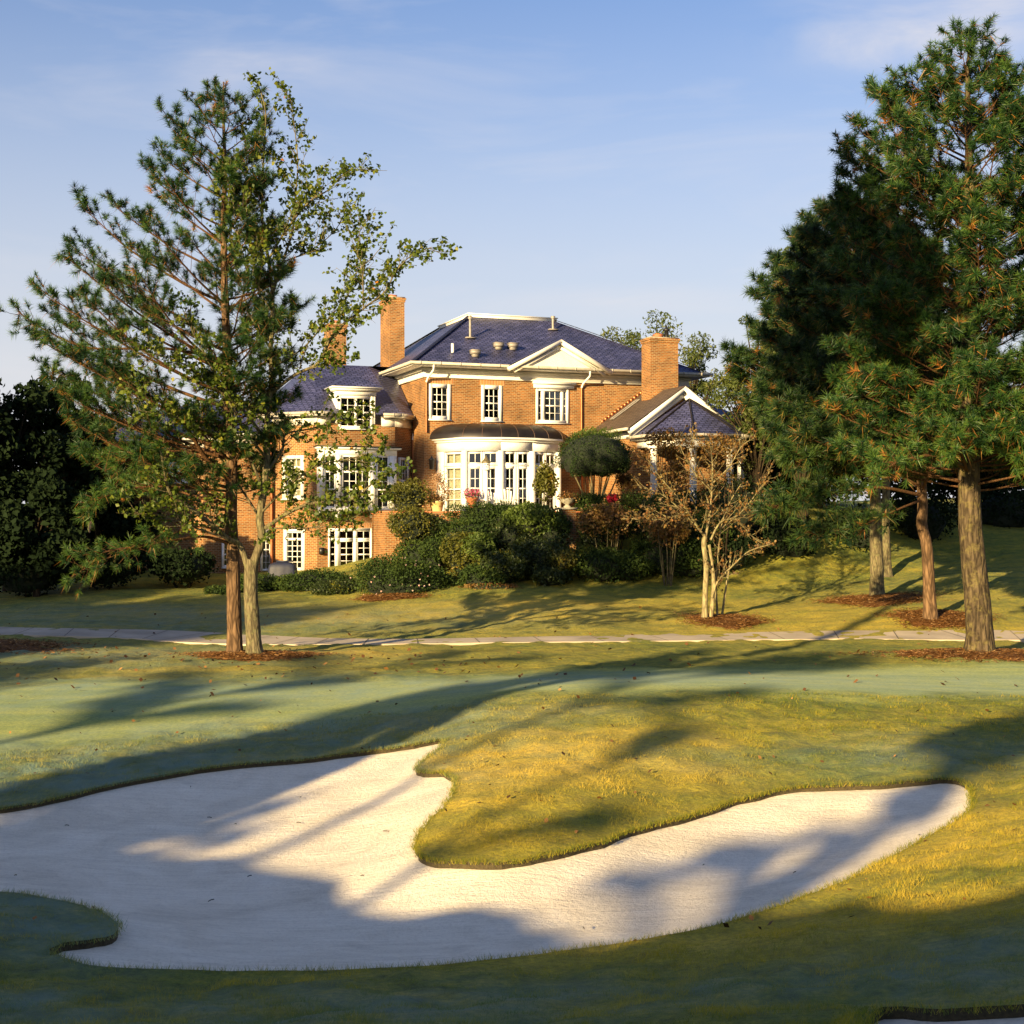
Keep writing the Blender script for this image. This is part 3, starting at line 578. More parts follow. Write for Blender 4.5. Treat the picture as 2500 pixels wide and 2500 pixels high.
da = np.c_[np.cos(a), np.sin(a), rng.uniform(-.2, .9, n)]*s[:, None]; db = np.c_[-np.sin(a), np.cos(a), rng.uniform(-.2, .9, n)]*s[:, None]*.8; c = np.c_[x, y, z]
b = MB(); b.add(np.stack([c-da, c-db, c+da, c+db], 1).reshape(-1, 3), np.arange(4*n).reshape(-1, 4), None, np.repeat(rng.random(n), 4))
tag(b.build('fallen_leaves', M['fallen'], kind='stuff'), 'small brown leaves fallen on the turf', 'leaves')
# ================================================================== HOUSE
TH = R(20.7); HD = np.array([math.cos(TH), math.sin(TH)]); HN = np.array([-math.sin(TH), math.cos(TH)])   # along facade, into the house
HC = np.array([-4.01, 67.0])
def H(u, v, z): p = HC+HD*u+HN*v; return np.array([p[0], p[1], z])
ZT, ZG = 4.6, 1.97          # terrace level, lower garden level
house = empty('brick_house', tuple(H(3, 6, ZG)), 'large two-storey red brick house with slate roofs, white trim and tall chimneys', 'house')
class Face:
    """a vertical wall plane given by two local points (left to right seen from outside)"""
    def __init__(s, a, b):
        s.a = HC+HD*a[0]+HN*a[1]; bb = HC+HD*b[0]+HN*b[1]; s.L = np.linalg.norm(bb-s.a); s.d = (bb-s.a)/s.L; s.n = np.array([s.d[1], -s.d[0]])
    def u(s, px, o=0):
        A = s.a+s.n*o; r = (px-CX)/F; return (r*A[1]-A[0])/(s.d[0]-r*s.d[1])
    def z(s, px, py, o=0):
        A = s.a+s.n*o; y = A[1]+s.d[1]*s.u(px, o); return CZ+(HY-py)/F*y
    def p(s, u, z, o=0): q = s.a+s.d*u+s.n*o; return np.array([q[0], q[1], z])
    def ax(s): return [[s.d[0], s.d[1], 0], [s.n[0], s.n[1], 0], [0, 0, 1]]
def fbox(b, f, u0, u1, z0, z1, o0, o1):
    c = f.p((u0+u1)/2, (z0+z1)/2, (o0+o1)/2); b.box(c, (u1-u0, abs(o1-o0), z1-z0), ax=f.ax()); return b
def wall(f, z0, z1, holes, mat, uoff=0, depth=.2, name='wall', u0=0, u1=None, o=0):
    b = MB(); u1 = f.L if u1 is None else u1
    us = sorted({u0, u1, *[min(max(h[0], u0), u1) for h in holes], *[min(max(h[1], u0), u1) for h in holes]}); zs = sorted({z0, z1, *[h[2] for h in holes], *[h[3] for h in holes]})
    for i in range(len(us)-1):
        for j in range(len(zs)-1):
            a, c, e, g = us[i], us[i+1], zs[j], zs[j+1]; mu, mz = (a+c)/2, (e+g)/2
            if any(h[0] < mu < h[1] and h[2] < mz < h[3] for h in holes): continue
            b.quad([f.p(a, e, o), f.p(c, e, o), f.p(c, g, o), f.p(a, g, o)], [(a+uoff, e), (c+uoff, e), (c+uoff, g), (a+uoff, g)])
    for h in holes:
        a, c, e, g = h; D = o-depth
        b.quad([f.p(a, e, o), f.p(a, e, D), f.p(a, g, D), f.p(a, g, o)], [(0, e), (depth, e), (depth, g), (0, g)])
        b.quad([f.p(c, e, D), f.p(c, e, o), f.p(c, g, o), f.p(c, g, D)], [(0, e), (depth, e), (depth, g), (0, g)])
        b.quad([f.p(a, g, D), f.p(c, g, D), f.p(c, g, o), f.p(a, g, o)], [(0, 0), (c-a, 0), (c-a, depth), (0, depth)])
        b.quad([f.p(a, e, o), f.p(c, e, o), f.p(c, e, D), f.p(a, e, D)], [(0, 0), (c-a, 0), (c-a, depth), (0, depth)])
    return b.build(name, mat, house)
def sash(f, u0, u1, z0, z1, units, fw=.10, o=.03, curtain=0, parent=None, name='window', mat='white', depth=.14, sill=True, mun=.028, back=True):
    """units: list of (u0,u1,z0,z1,cols,rows) glazed areas in fractions of the inner opening; frame is one mesh with the bars under it"""
    b = MB(); iu0, iu1, iz0, iz1 = u0+fw, u1-fw, z0+fw, z1-fw; W, Hh = iu1-iu0, iz1-iz0
    fbox(b, f, u0, u0+fw, z0, z1, -depth, o); fbox(b, f, u1-fw, u1, z0, z1, -depth, o)
    fbox(b, f, iu0, iu1, z1-fw, z1, -depth, o); fbox(b, f, iu0, iu1, z0, z0+fw, -depth, o)
    if sill: fbox(b, f, u0-.03, u1+.03, z0-.05, z0-.002, -.05, o+.06)
    U = [(iu0+W*a, iu0+W*c, iz0+Hh*e, iz0+Hh*g, nc, nr) for a, c, e, g, nc, nr in units]
    # solid white between glazed units
    us = sorted({iu0, iu1, *[x[0] for x in U], *[x[1] for x in U]}); zs = sorted({iz0, iz1, *[x[2] for x in U], *[x[3] for x in U]})
    for i in range(len(us)-1):
        for j in range(len(zs)-1):
            mu, mz = (us[i]+us[i+1])/2, (zs[j]+zs[j+1])/2
            if us[i+1]-us[i] < 1e-4 or zs[j+1]-zs[j] < 1e-4: continue
            if any(x[0] < mu < x[1] and x[2] < mz < x[3] for x in U): continue
            fbox(b, f, us[i], us[i+1], zs[j], zs[j+1], -depth+.02, o-.03)
    w = b.build(name, M[mat], parent or house)
    g = MB(); cache = {}
    for x in U:
        nc, nr = x[4], x[5]; cw = (x[1]-x[0])/nc; ch = (x[3]-x[2])/nr
        for i in range(1, nc): fbox(g, f, x[0]+cw*i-mun/2, x[0]+cw*i+mun/2, x[2], x[3], -.085, -.04)
        for j in range(1, nr): fbox(g, f, x[0], x[1], x[2]+ch*j-mun/2, x[2]+ch*j+mun/2, -.082, -.042)
        if nr >= 4 and nr % 2 == 0: fbox(g, f, x[0], x[1], x[2]+ch*nr/2-.03, x[2]+ch*nr/2+.03, -.09, -.03)
        for i in range(nc):
            for j in range(nr):
                key = (round(cw, 3), round(ch, 3)); pc_ = f.p(x[0]+cw*(i+.5), x[2]+ch*(j+.5), -.065)
                if key not in cache:
                    pm = MB(); s = f.ax(); d3 = np.array(s[0]); n3 = np.array(s[1])*.004
                    V = [d3*(sx*cw/2)+np.array([0, 0, sz*ch/2]) for sx, sz in ((-1, -1), (1, -1), (1, 1), (-1, 1))]
                    pm.add(V, np.array([[0, 1, 2, 3]])); ob = pm.build('pane', M['glass'], w, loc=Vector(pc_)-wloc(w)); cache[key] = ob
                else:
                    ob = cache[key].copy(); col.objects.link(ob); ob.parent = w; ob.location = Vector(pc_)-wloc(w)
    if g.n: g.build('glazing_bar', M[mat], w)
    if curtain:
        c = MB()
        for x in U:
            if x[3]-x[2] < .3 or x[1]-x[0] < .2: continue
            ww = (x[1]-x[0])
            sides = [(x[0], x[0]+ww*curtain), (x[1]-ww*curtain, x[1])] if curtain < .5 else [(x[0], x[1])]
            for a, e in sides:
                k = 14; uu = np.linspace(a, e, k); oo = -.2+.025*np.sin(np.arange(k)*2.2)
                V = np.array([f.p(q, zz, ox) for zz in (x[2], x[3]) for q, ox in zip(uu, oo)]); i = np.arange(k-1); c.add(V, np.stack([i, i+1, i+1+k, i+k], -1))
        if c.n: c.build('curtain', M['curtain'], w)
    if back:
        r = MB(); 
        fbox(r, f, u0-.02, u1+.02, z0-.02, z1+.02, -.75, -.72)
        r.build('room_backing', M['dark'], w)
    return w
def shifted(f, o):
    g = Face((0, 0), (1, 0)); g.a = f.a+f.n*o; g.d = f.d; g.n = f.n; g.L = f.L; return g
def poly_prism(b, pts, z0, z1, top=True, bot=True, uvs=False):
    n = len(pts); V = [(*p[:2], z0) for p in pts]+[(*p[:2], z1) for p in pts]; b.add(V, np.array([[i, (i+1) % n, (i+1) % n+n, i+n] for i in range(n)]))
    if top: b.add([(*p[:2], z1) for p in pts], [list(range(n))])
    if bot: b.add([(*p[:2], z0) for p in pts], [list(range(n))[::-1]])
def roofplane(b, pts, th=.05):
    """slate plane with UVs in metres: rows run along the horizontal direction"""
    P3 = np.array(pts, float); n = np.cross(P3[1]-P3[0], P3[-1]-P3[0]); n /= np.linalg.norm(n); n = n if n[2] > 0 else -n
    hd = np.cross([0, 0, 1.], n); hd /= np.linalg.norm(hd); up = np.cross(n, hd); b.quad(P3, [(np.dot(p, hd), np.dot(p, up)) for p in P3])
    b.quad(P3[::-1]-n*th, [(0, 0)]*len(P3))
def band(b, f, u0, u1, z0, z1, o): return fbox(b, f, u0, u1, z0, z1, 0, o)
def offset_poly(pts, d):
    """offset an open or closed local polygon (u,v list, outside on the right hand side) outwards by d; closed"""
    pts = np.array(pts, float); n = len(pts); o = []
    for i in range(n):
        a, b_, c = pts[i-1], pts[i], pts[(i+1) % n]; e1 = (b_-a)/np.linalg.norm(b_-a); e2 = (c-b_)/np.linalg.norm(c-b_)
        n1 = np.array([e1[1], -e1[0]]); n2 = np.array([e2[1], -e2[0]]); k = n1+n2; k /= np.dot(k, n1); o.append(b_+k*d)
    return np.array(o)
def xy(uv): q = HC+HD*uv[0]+HN*uv[1]; return q
def gutter_run(name, uvs, z, parent=house, r=.075):
    b = MB()
    pts = [np.r_[xy(q), z] for q in uvs]
    for a, c in zip(pts[:-1], pts[1:]):
        L_ = np.linalg.norm(c-a); d3 = (c-a)/L_; n3 = np.array([d3[1], -d3[0], 0]); m = (a+c)/2
        b.box(m, (L_+.12, .13, .12), ax=[d3, n3, [0, 0, 1]]); 
        for t in np.arange(.4, L_, .95): b.box(a+d3*t+n3*.07, (.04, .03, .14), ax=[d3, n3, [0, 0, 1]])
    return b.build(name, M['gutter'], parent)
def downpipe(f, u, zt, zb, top_o=.7, mat_low='copper'):
    b = MB(); b.tube([f.p(u+.12, zt, top_o), f.p(u+.12, zt-.25, top_o-.02), f.p(u+.05, zt-.55, .18), f.p(u, zt-.75, .09)], .05, 8); b.build('downpipe_elbow', M['white'], house)
    b = MB(); b.tube([f.p(u, zt-.73, .09), f.p(u, zb, .09)], .05, 8)
    for z in np.arange(zb+.8, zt-1, 1.6): b.box(f.p(u, z, .05), (.16, .11, .05), ax=f.ax())
    b.build('downpipe', M[mat_low], house)

# ---------------- main block
W, DP, ZE = 13.5, 13.0, 11.42
front = Face((0, 0), (W, 0)); left = Face((0, DP), (0, 0)); right = Face((W, 0), (W, DP))
def pxrect(f, x0, x1, y0, y1, o=0):
    xm = (x0+x1)/2; return (f.u(x0, o), f.u(x1, o), f.z(xm, y1, o), f.z(xm, y0, o))
w1 = pxrect(front, 1046.5, 1100.5, 937.6, 1024.5); w2 = pxrect(front, 1174.6, 1225.8, 941, 1028); w3 = pxrect(front, 1308, 1388, 949, 1032.5)
wall(front, ZT-.3, 10.95, [w1, w2, w3], M['brick']); wall(left, ZG, 10.95, [], M['brick'], 3.1); wall(right, ZT-.5, 10.95, [], M['brick'], 1.7)
wall(Face((W, DP), (0, DP)), ZG, 10.95, [], M['brick'])
# soldier courses over the openings
def soldier(f, u0, u1, z, h=.225):
    b = MB(); b.quad([f.p(u0, z, .006), f.p(u1, z, .006), f.p(u1, z+h, .006), f.p(u0, z+h, .006)], [(0, 0), (u1-u0, 0), (u1-u0, .225), (0, .225)]); b.build('soldier_course', M['arch'], house)
soldier(front, w1[0]-.08, w1[1]+.12, w1[3]+.01, .26); soldier(front, w2[0]-.08, w2[1]+.12, w2[3]+.01, .26)
g34 = [(0, 1, 0, 1, 3, 4)]
sash(front, *w1, g34, .17, .04, .2); sash(front, *w2, g34, .17, .04, 0)
sash(front, *w3, [(.0, .11, 0, 1, 1, 4), (.235, .80, 0, 1, 3, 4), (.90, 1, 0, 1, 1, 4)], .12, .05, .6)
b = MB(); hu0, hu1 = front.u(1299), front.u(1402)
fbox(b, front, hu0, hu1, w3[3]+.19, w3[3]+.30, -.02, .26); fbox(b, front, hu0+.05, hu1-.07, w3[3]+.002, w3[3]+.188, -.02, .16); b.build('window_head', M['white'], house)
# frieze, soffit, cornice
mainpoly = [(0, 0), (W, 0), (W, DP), (0, DP)]
def frieze(poly, z0, z1, oh, zE, closed=True, name='frieze'):
    b = MB(); n = len(poly)
    for i in range(n if closed else n-1):
        a, c = poly[i], poly[(i+1) % n]; f = Face(a, c); fbox(b, f, -.05, f.L+.05, z0, z1, -.05, .06); fbox(b, f, -.07, f.L+.07, z0, z0+.07, .061, .10); fbox(b, f, -.09, f.L+.09, z1-.14, z1-.03, .061, .15)
    b.build(name, M['cream'], house)
    if closed:
        o = offset_poly(poly, oh); b = MB(); pts = [xy(q) for q in o]; poly_prism(b, pts, z1, zE); b.build('eaves', M['white'], house); return o
frieze(mainpoly, 10.93, 11.38, .8, 11.46)
eo = offset_poly(mainpoly, .8)
gutter_run('gutter', [(eo[3][0]-.06, eo[3][1]), (eo[0][0]-.06, eo[0][1]-.06), (eo[1][0]+.06, eo[1][1]-.06), (eo[2][0]+.06, eo[2][1])], 11.49)
dk = [(3.63, 4.2), (8.18, 4.2), (8.18, 8.86), (3.63, 8.86)]; ZD = 14.45
b = MB()
for i in range(4):
    j = (i+1) % 4; roofplane(b, [np.r_[xy(eo[i]), 11.50], np.r_[xy(eo[j]), 11.50], np.r_[xy(dk[j]), ZD], np.r_[xy(dk[i]), ZD]])
roof = b.build('roof', M['slate'], house)
# individual hip caps
hc = MB()
for i in range(4):
    a = np.r_[xy(eo[i]), 11.52]; c = np.r_[xy(dk[i]), ZD+.03]; d3 = (c-a)/np.linalg.norm(c-a)
    nb = 26
    for k in range(nb):
        p = a+(c-a)*(k+.5)/nb; hc.box(p+[0, 0, .035], (np.linalg.norm(c-a)/nb*1.12, .2, .03), ax=[d3, np.cross([0, 0, 1], d3)/np.linalg.norm(np.cross([0, 0, 1], d3)), np.cross(d3, np.cross([0, 0, 1], d3))])
hc.build('hip_tiles', M['slate'], roof, kind='stuff')
b = MB(); dko = offset_poly(dk, .08); poly_prism(b, [xy(q) for q in dko], ZD-.02, ZD+.12); poly_prism(b, [xy(q) for q in offset_poly(dk, .13)], ZD+.122, ZD+.165); b.build('roof_deck', M['cream'], house)
# pediment dormer on the front slope
pl, pr, pa = front.u(1246, .8), front.u(1483, .8), front.u(1359, .8); sl = (ZD-11.5)/5.0
zap = front.z(1359, 831, .8); um = (pl+pr)/2; pa = um
zv = (zap-11.5)/sl-.8+.0
b = MB(); o_ = .72
apex_back = (um, zv)   # where the little ridge meets the slope
def PU(u, v, z): return np.r_[xy((u, v)), z]
roofplane(b, [PU(pl-.15, -.98, 11.50), PU(pl-.15, -.8, 11.50), PU(um, zv, zap), PU(um, -.98, zap)]); roofplane(b, [PU(um, -.98, zap), PU(um, zv, zap), PU(pr+.15, -.8, 11.50), PU(pr+.15, -.98, 11.50)])
b.build('pediment_roof', M['slate'], house)
b = MB(); b.add([PU(pl+.1, -.76, 11.5), PU(pr-.1, -.76, 11.5), PU(um, -.76, zap-.08)], np.array([[0, 1, 2]])); b.build('pediment_face', M['cream'], house)
b = MB()
for a, c in (((pl-.2, 11.43), (um, zap+.03)), ((pr+.2, 11.43), (um, zap+.03))):
    A = PU(a[0], -.9, a[1]); C_ = PU(c[0], -.9, c[1]); d3 = (C_-A)/np.linalg.norm(C_-A); n3 = np.r_[HN, 0]; u3 = np.cross(d3, n3); u3 = u3 if u3[2] > 0 else -u3
    b.box((A+C_)/2-u3*.10+n3*.0, (np.linalg.norm(C_-A), .26, .19), ax=[d3, n3, u3]); b.box((A+C_)/2-u3*.32+n3*.06, (np.linalg.norm(C_-A)*.84, .1, .12), ax=[d3, n3, u3])
b.build('pediment_rake', M['cream'], house)
# vents and pipes on the roof
def onroof(px, py):
    # intersection of the sight line with the front slope
    lo, hi = 60.0, 90.0
    for _ in range(60):
        D = (lo+hi)/2; q = P(px, py, D); r = q[:2]-HC; v = r@HN; zr = 11.5+(v+.8)*sl
        if q[2] > zr: lo = D
        else: hi = D
    return q, (q[:2]-HC)@HD
for px, yb, yt in ((1148, 826, 778), (1350, 806, 777)):
    q, _ = onroof(px, yb); b = MB(); zt = q[2]+(yb-yt)/F*q[1]; b.tube([q-[0, 0, .1], [q[0], q[1], zt]], .06, 8); b.tube([[q[0], q[1], zt-.02], [q[0], q[1], zt+.1]], .11, 8); b.box(q+[0, 0, .02], (.5, .4, .05), TH); b.build('vent_pipe', M['vent'], house)
q, _ = onroof(1105, 861); b = MB(); b.tube([q, q+[0, 0, .42]], .07, 8); b.build('vent_pipe', M['white'], house)
for px, py in ((1160, 871), (1217, 853), (1252, 854)):
    q, _ = onroof(px, py); b = MB(); b.box(q+[0, 0, .2], (.42, .42, .16), TH); b.box(q+[0, 0, .08], (.3, .3, .2), TH); b.box(q+[0, 0, .30], (.46, .46, .035), TH); b.build('roof_vent', M['vent'], house)
downpipe(front, front.u(1035.5)+.0+.08, 11.44, 8.4, .84); downpipe(front, front.u(1418), 11.44, ZT, .84)
# chimneys: brick shaft, corbelled cap and flue
def chimney(u0, u1, v0, v1, z0, z1, pot=True, two=False):
    ch = None; b = MB(); c = [(u0, v0), (u1, v0), (u1, v1), (u0, v1)]
    for i in range(4):
        f = Face(c[i], c[(i+1) % 4]); b.quad([f.p(0, z0), f.p(f.L, z0), f.p(f.L, z1), f.p(0, z1)], [(i, z0), (i+f.L, z0), (i+f.L, z1), (i, z1)])
    ch = b.build('chimney', M['brick'], house)
    b = MB()
    for k, (e, za, zb) in enumerate(((.035, z1-.26, z1-.16), (.07, z1-.158, z1-.06))):
        oc = offset_poly(c, e)
        for i in range(4):
            p, q = xy(oc[i]), xy(oc[(i+1) % 4]); Lq = np.linalg.norm(q-p); b.quad([np.r_[p, za], np.r_[q, za], np.r_[q, zb], np.r_[p, zb]], [(0, za), (Lq, za), (Lq, zb), (0, zb)])
        b.add([np.r_[xy(t), za] for t in oc], np.array([[3, 2, 1, 0]]), np.zeros((4, 2))); b.add([np.r_[xy(t), zb] for t in oc], np.array([[0, 1, 2, 3]]), np.zeros((4, 2)))
    b.build('chimney_cap', M['brick'], ch)
    b = MB(); poly_prism(b, [xy(t) for t in offset_poly(c, .03)], z1-.058, z1-.01); b.build('chimney_crown', M['stone'], ch)
    um_, vm_ = (u0+u1)/2, (v0+v1)/2; b = MB(); p = xy((um_-(.1 if two else 0), vm_)); b.box((p[0], p[1], z1+.09), (.38, .38, .2), TH); b.build('flue', M['terracotta'], ch)
    if two:
        p = xy((um_+.35, vm_)); b = MB(); b.lathe([(.12, z1), (.10, z1+.35), (.17, z1+.37), (.15, z1+.45), (.05, z1+.5), (.03, z1+.62)], (p[0], p[1], 0), 10); b.build('chimney_pot', M['iron'], ch)
chimney(-.08, .68, 5.5, 7.2, 10.0, 15.45)
# wing chimney further back on the left
pq = P(824, 0, 76); r_ = pq[:2]-HC; cu, cv = r_@HD, r_@HN; chimney(cu-.5, cu+.42, cv-.2, cv+.9, 9.5, CZ+(HY-790)/F*76)

M['seam'] = plain('dull_seam', (.10, .055, .035), .5, .2)
# ---------------- bow window with copper roof
bow = [(.6, .0), (1.4, -1.6), (2.92, -2.2), (4.44, -2.2), (5.96, -1.6), (6.76, .0)]
faces = [Face(bow[i], bow[i+1]) for i in range(5)]
bz0, bz1, zc = 7.5, 8.02, 8.1
b = MB()
for f in faces: fbox(b, f, .0, f.L, bz0, bz1, -.15, .03)
b.build('bow_frieze', M['white'], house)
bowc = offset_poly(bow, .22); b = MB(); poly_prism(b, [xy(q) for q in bowc], bz1, zc); poly_prism(b, [xy(q) for q in offset_poly(bow, .12)], bz1-.1, bz1-.003); b.build('bow_cornice', M['white'], house)
# corner posts
for q in bow[1:5]:
    p = xy(q); b = MB(); b.lathe([(.15, ZT), (.15, bz0)], (p[0], p[1], 0), 8); b.build('corner_post', M['white'], house)
ZW = 6.82
for k, f in enumerate(faces):
    m = .13 if 0 < k < 4 else .2
    if k in (0, 4):
        b_ = MB(); fbox(b_, f, 0, .45 if k == 0 else .2, ZT, bz0, -.1, .02); b_.build('bow_panel', M['white'], house)
        u0, u1 = (.5, f.L-.16) if k == 0 else (.2, f.L-.4)
        sash(f, u0, u1, ZW+.06, bz0-.04, [(0, 1, 0, 1, 2, 1)], .09, .0, .6); sash(f, u0, u1, ZT+.1, ZW, [(0, 1, .02, 1, 2, 4)], .1, .0, .6)
    else:
        half = f.L/2
        for a, c in ((m, half-.005), (half+.005, f.L-m)):
            sash(f, a, c, ZW+.06, bz0-.04, [(0, 1, 0, 1, 2, 1)], .09, .0, .6 if k == 3 else 0, sill=False)
        for a, c in ((m, half-.005), (half+.005, f.L-m)):
            sash(f, a, c, ZT+.02, ZW, [(.06, .94, .1, .99, 2, 4)], .11, .0, .22 if k < 3 else .3, name='glazed_door', sill=False)
        b_ = MB(); fbox(b_, f, m, f.L-m, ZW+.002, ZW+.058, -.1, .02); b_.build('transom_bar', M['white'], house)
# copper roof: outline shrinking upward along a quarter curve
b = MB(); lev = 9; top = 8.8
outl = [np.array(q) for q in bowc]; cen = np.array([3.68, 0.0])
prof = []
for i in range(lev):
    t = i/(lev-1); s = math.cos(t*math.pi/2)*.62+.38; z = zc+.002+(top-zc)*math.sin(t*math.pi/2)**.9
    ring = []
    for q in outl:
        v = q[1]*s if i < lev-1 else q[1]*.38; u = cen[0]+(q[0]-cen[0])*(.60+.40*(s-.38)/.62); ring.append(np.r_[xy((u, min(v, 0))), z])
    prof.append(ring)
A = np.array(prof)[:, 0:6]; n6 = 6
i = np.arange(lev-1)[:, None]*n6; j = np.arange(n6-1)[None]; b.add(A.reshape(-1, 3), np.stack([i+j, i+j+1, i+n6+j+1, i+n6+j], -1).reshape(-1, 4))
tp = A[-1]; b.add(np.r_[tp, [np.r_[xy((tp_u, 0)), top+.05] for tp_u in [cen[0]+1.9, cen[0]-1.9]]], [list(range(8))])
cr_ = b.build('copper_roof', M['darkcopper'], house, smooth=False)
for k in range(5):
    for t in (0, .5) if 0 < k < 4 else ((0,) if k == 4 else (0,)):
        pl_ = A[:, k]*(1-t)+A[:, k+1]*t; sb = MB(); sb.tube(pl_+[0, 0, .008], .012, 5); sb.build('seam', M['seam'], cr_)

# ---------------- octagonal left wing
oct_ = [(-9.66-4.2, 2.42+4.2), (-9.66, 2.42), (-6.47, 2.42), (-4.83, .78), (-1.18, .78), (0, 1.96)]
fA = Face(oct_[0], oct_[1]); fB = Face(oct_[1], oct_[2]); fC = Face(oct_[2], oct_[3]); fD = Face(oct_[3], oct_[4]); fE = Face(oct_[4], oct_[5])
ZO, ZL = 9.15, 8.1
uD = pxrect(fD, 801, 909, 1290, 1392); uC1 = pxrect(fC, 690, 742, 1112, 1218); uC2 = pxrect(fC, 693, 744, 1290, 1394); uA = pxrect(fA, 411, 459, 1128, 1178)
dorm = pxrect(fD, 826, 911, 965, 1047)
wall(fD, ZG-.3, 8.75, [uD, (dorm[0], dorm[1], dorm[2], 8.75)], M['brick'], 0); wall(fC, ZG-.3, 8.75, [uC1, uC2], M['brick'], 5); wall(fE, ZG-.3, 8.75, [], M['brick'], 9)
uB = pxrect(fB, 636, 664, 1290, 1394)
wall(fB, ZG-.3, 7.9, [uB], M['brick'], 2); uA2 = pxrect(fA, 462, 484, 1325, 1388)
wall(fA, ZG-.3, 7.65, [uA], M['brick'], 7)
fF = Face((-9.66-4.2, 8.5), oct_[0]); wall(Face((-9.66-4.2-.0, 12), oct_[0]), ZG-.3, 7.65, [], M['brick'], 1)
uB2 = pxrect(fB, 541, 563, 1316, 1385)
sash(fD, *uD, [(0, .12, .80, .98, 1, 1), (0, .12, 0, .74, 1, 4), (.24, .58, .80, .98, 2, 1), (.68, 1, .80, .98, 2, 1), (.25, .57, .02, .70, 2, 4), (.69, 1, .02, .70, 2, 4)], .1, .03, name='glazed_door', sill=False)
b = MB(); b.box(fD.p(fD.u(784), fD.z(784, 1345), .1), (.2, .18, .3), ax=fD.ax()); b.build('meter_box', M['iron'], house)
sash(fC, *uC1, [(.0, 1, .80, 1, 3, 1), (0, 1, 0, .74, 3, 5)], .16, .04, .9)
sash(fC, *uC2, [(.0, 1, .83, .97, 3, 1), (0, 1, 0, .76, 3, 5)], .16, .04)
sash(fB, *uB, [(0, 1, 0, 1, 2, 6)], .1, .03, .7, name='glazed_door', sill=False)
sash(fA, *uA, [(0, .42, 0, 1, 2, 2), (.58, 1, 0, 1, 2, 2)], .12, .03, .3)
f2 = shifted(fB, .14); sash(f2, fB.u(541), fB.u(566), fB.z(550, 1385), fB.z(550, 1322), [(0, 1, 0, 1, 2, 4)], .1, .0, 0, back=False, depth=.135); b = MB(); fbox(b, fB, fB.u(541)+.05, fB.u(566)-.05, fB.z(550, 1385)+.05, fB.z(550, 1322)-.05, .002, .01); b.build('room_backing', M['dark'], house)
soldier(fD, uD[0]-.1, uD[1]+.1, uD[3]+.02, .24)
# wall dormer breaking the eaves
du0, du1, dz0, dz1 = dorm
sash(fD, du0, du1, dz0, dz1-.02, [(0, .46, 0, 1, 2, 4), (.54, 1, 0, 1, 2, 4)], .13, .06)
b = MB(); fbox(b, fD, du0-.12, du1+.12, dz1-.02+.002, dz1+.2, -2.3, .12); fbox(b, fD, du0-.28, du1+.28, dz1+.202, dz1+.3, -1.2, .28); fbox(b, fD, du0-.38, du1+.38, dz1+.302, dz1+.36, -1.2, .38)
fbox(b, fD, du0-.1, du0-.005, 8.77, dz1-.02, -2.2, .05); fbox(b, fD, du1+.005, du1+.1, 8.77, dz1-.02, -2.2, .05); b.build('dormer_surround', M['white'], house)
b = MB(); z_ = dz1+.362
q = [fD.p(du0-.38, z_, .38), fD.p(du1+.38, z_, .38), fD.p(du1+.38, z_, -1.9), fD.p(du0-.38, z_, -1.9)]; r1, r2 = fD.p(du0+.5, z_+.55, -.6), fD.p(du1-.5, z_+.55, -.6); r3, r4 = fD.p(du1-.5, z_+.55, -2.9), fD.p(du0+.5, z_+.55, -2.9)
roofplane(b, [q[0], q[1], r2, r1]); roofplane(b, [q[1], q[2], r3, r2]); roofplane(b, [q[3], q[0], r1, r4]); roofplane(b, [r1, r2, r3, r4], .03); b.build('dormer_roof', M['slate'], house)
# box bay
bu0, bu1 = fD.u(779, .5), fD.u(967, .5); bz_t, bz_b = fD.z(870, 1112, .5), fD.z(870, 1240, .5)
fb = Face((0, 0), (1, 0)); fb.a = fD.a+fD.n*.55; fb.d = fD.d; fb.n = fD.n; fb.L = fD.L
b = MB(); fbox(b, fb, bu0-.02, bu1+.02, bz_t, bz_t+.28, -.55, .02); fbox(b, fb, bu0-.12, bu1+.2, bz_t+.282, bz_t+.36, -.55, .14); fbox(b, fb, bu0-.02, bu1+.02, bz_b-.14, bz_b-.002, -.55, .05); b.build('bay_trim', M['white'], house)
b = MB(); fbox(b, fb, bu0-.15, bu1+.22, bz_t+.362, bz_t+.42, -.55, .16); b.build('bay_roof', M['darkcopper'], house)
for pa_ in ((779, 791), (848, 862), (903-0, 905)):
    pass
pil = [(bu0, bu0+.2), (fb.u(821), fb.u(834)), (fb.u(905), fb.u(918)), (bu1-.32, bu1)]
for a, c in pil:
    b = MB(); fbox(b, fb, a, c, bz_b, bz_t, -.2, .035); b.build('pilaster', M['white'], house)
for a, c in ((fb.u(779), fb.u(787)), (fb.u(821), fb.u(834)), (fb.u(909), fb.u(922))):
    b = MB(); fbox(b, fb, a, c, bz_b-.45, bz_b-.142, -.5, -.02); b.build('bracket', M['white'], house)
sash(fb, pil[0][1]+.01, pil[1][0]-.01, bz_b, bz_t, [(0, 1, .72, 1, 2, 1), (0, 1, 0, .68, 2, 4)], .07, 0, .3, sill=False, back=False)
sash(fb, pil[1][1]+.01, pil[2][0]-.01, bz_b, bz_t, [(0, 1, .72, 1, 4, 1), (0, 1, 0, .68, 4, 4)], .07, 0, .3, sill=False, back=False)
sash(fb, pil[2][1]+.01, pil[3][0]-.01, bz_b, bz_t, [(0, 1, .72, 1, 2, 1), (0, 1, 0, .68, 2, 4)], .07, 0, .3, sill=False, back=False)
b = MB(); fbox(b, fb, bu0, bu0+.02, bz_b, bz_t, -.53, -.2); fbox(b, fb, bu1-.02, bu1, bz_b, bz_t, -.53, -.2); b.build('bay_side', M['white'], house)
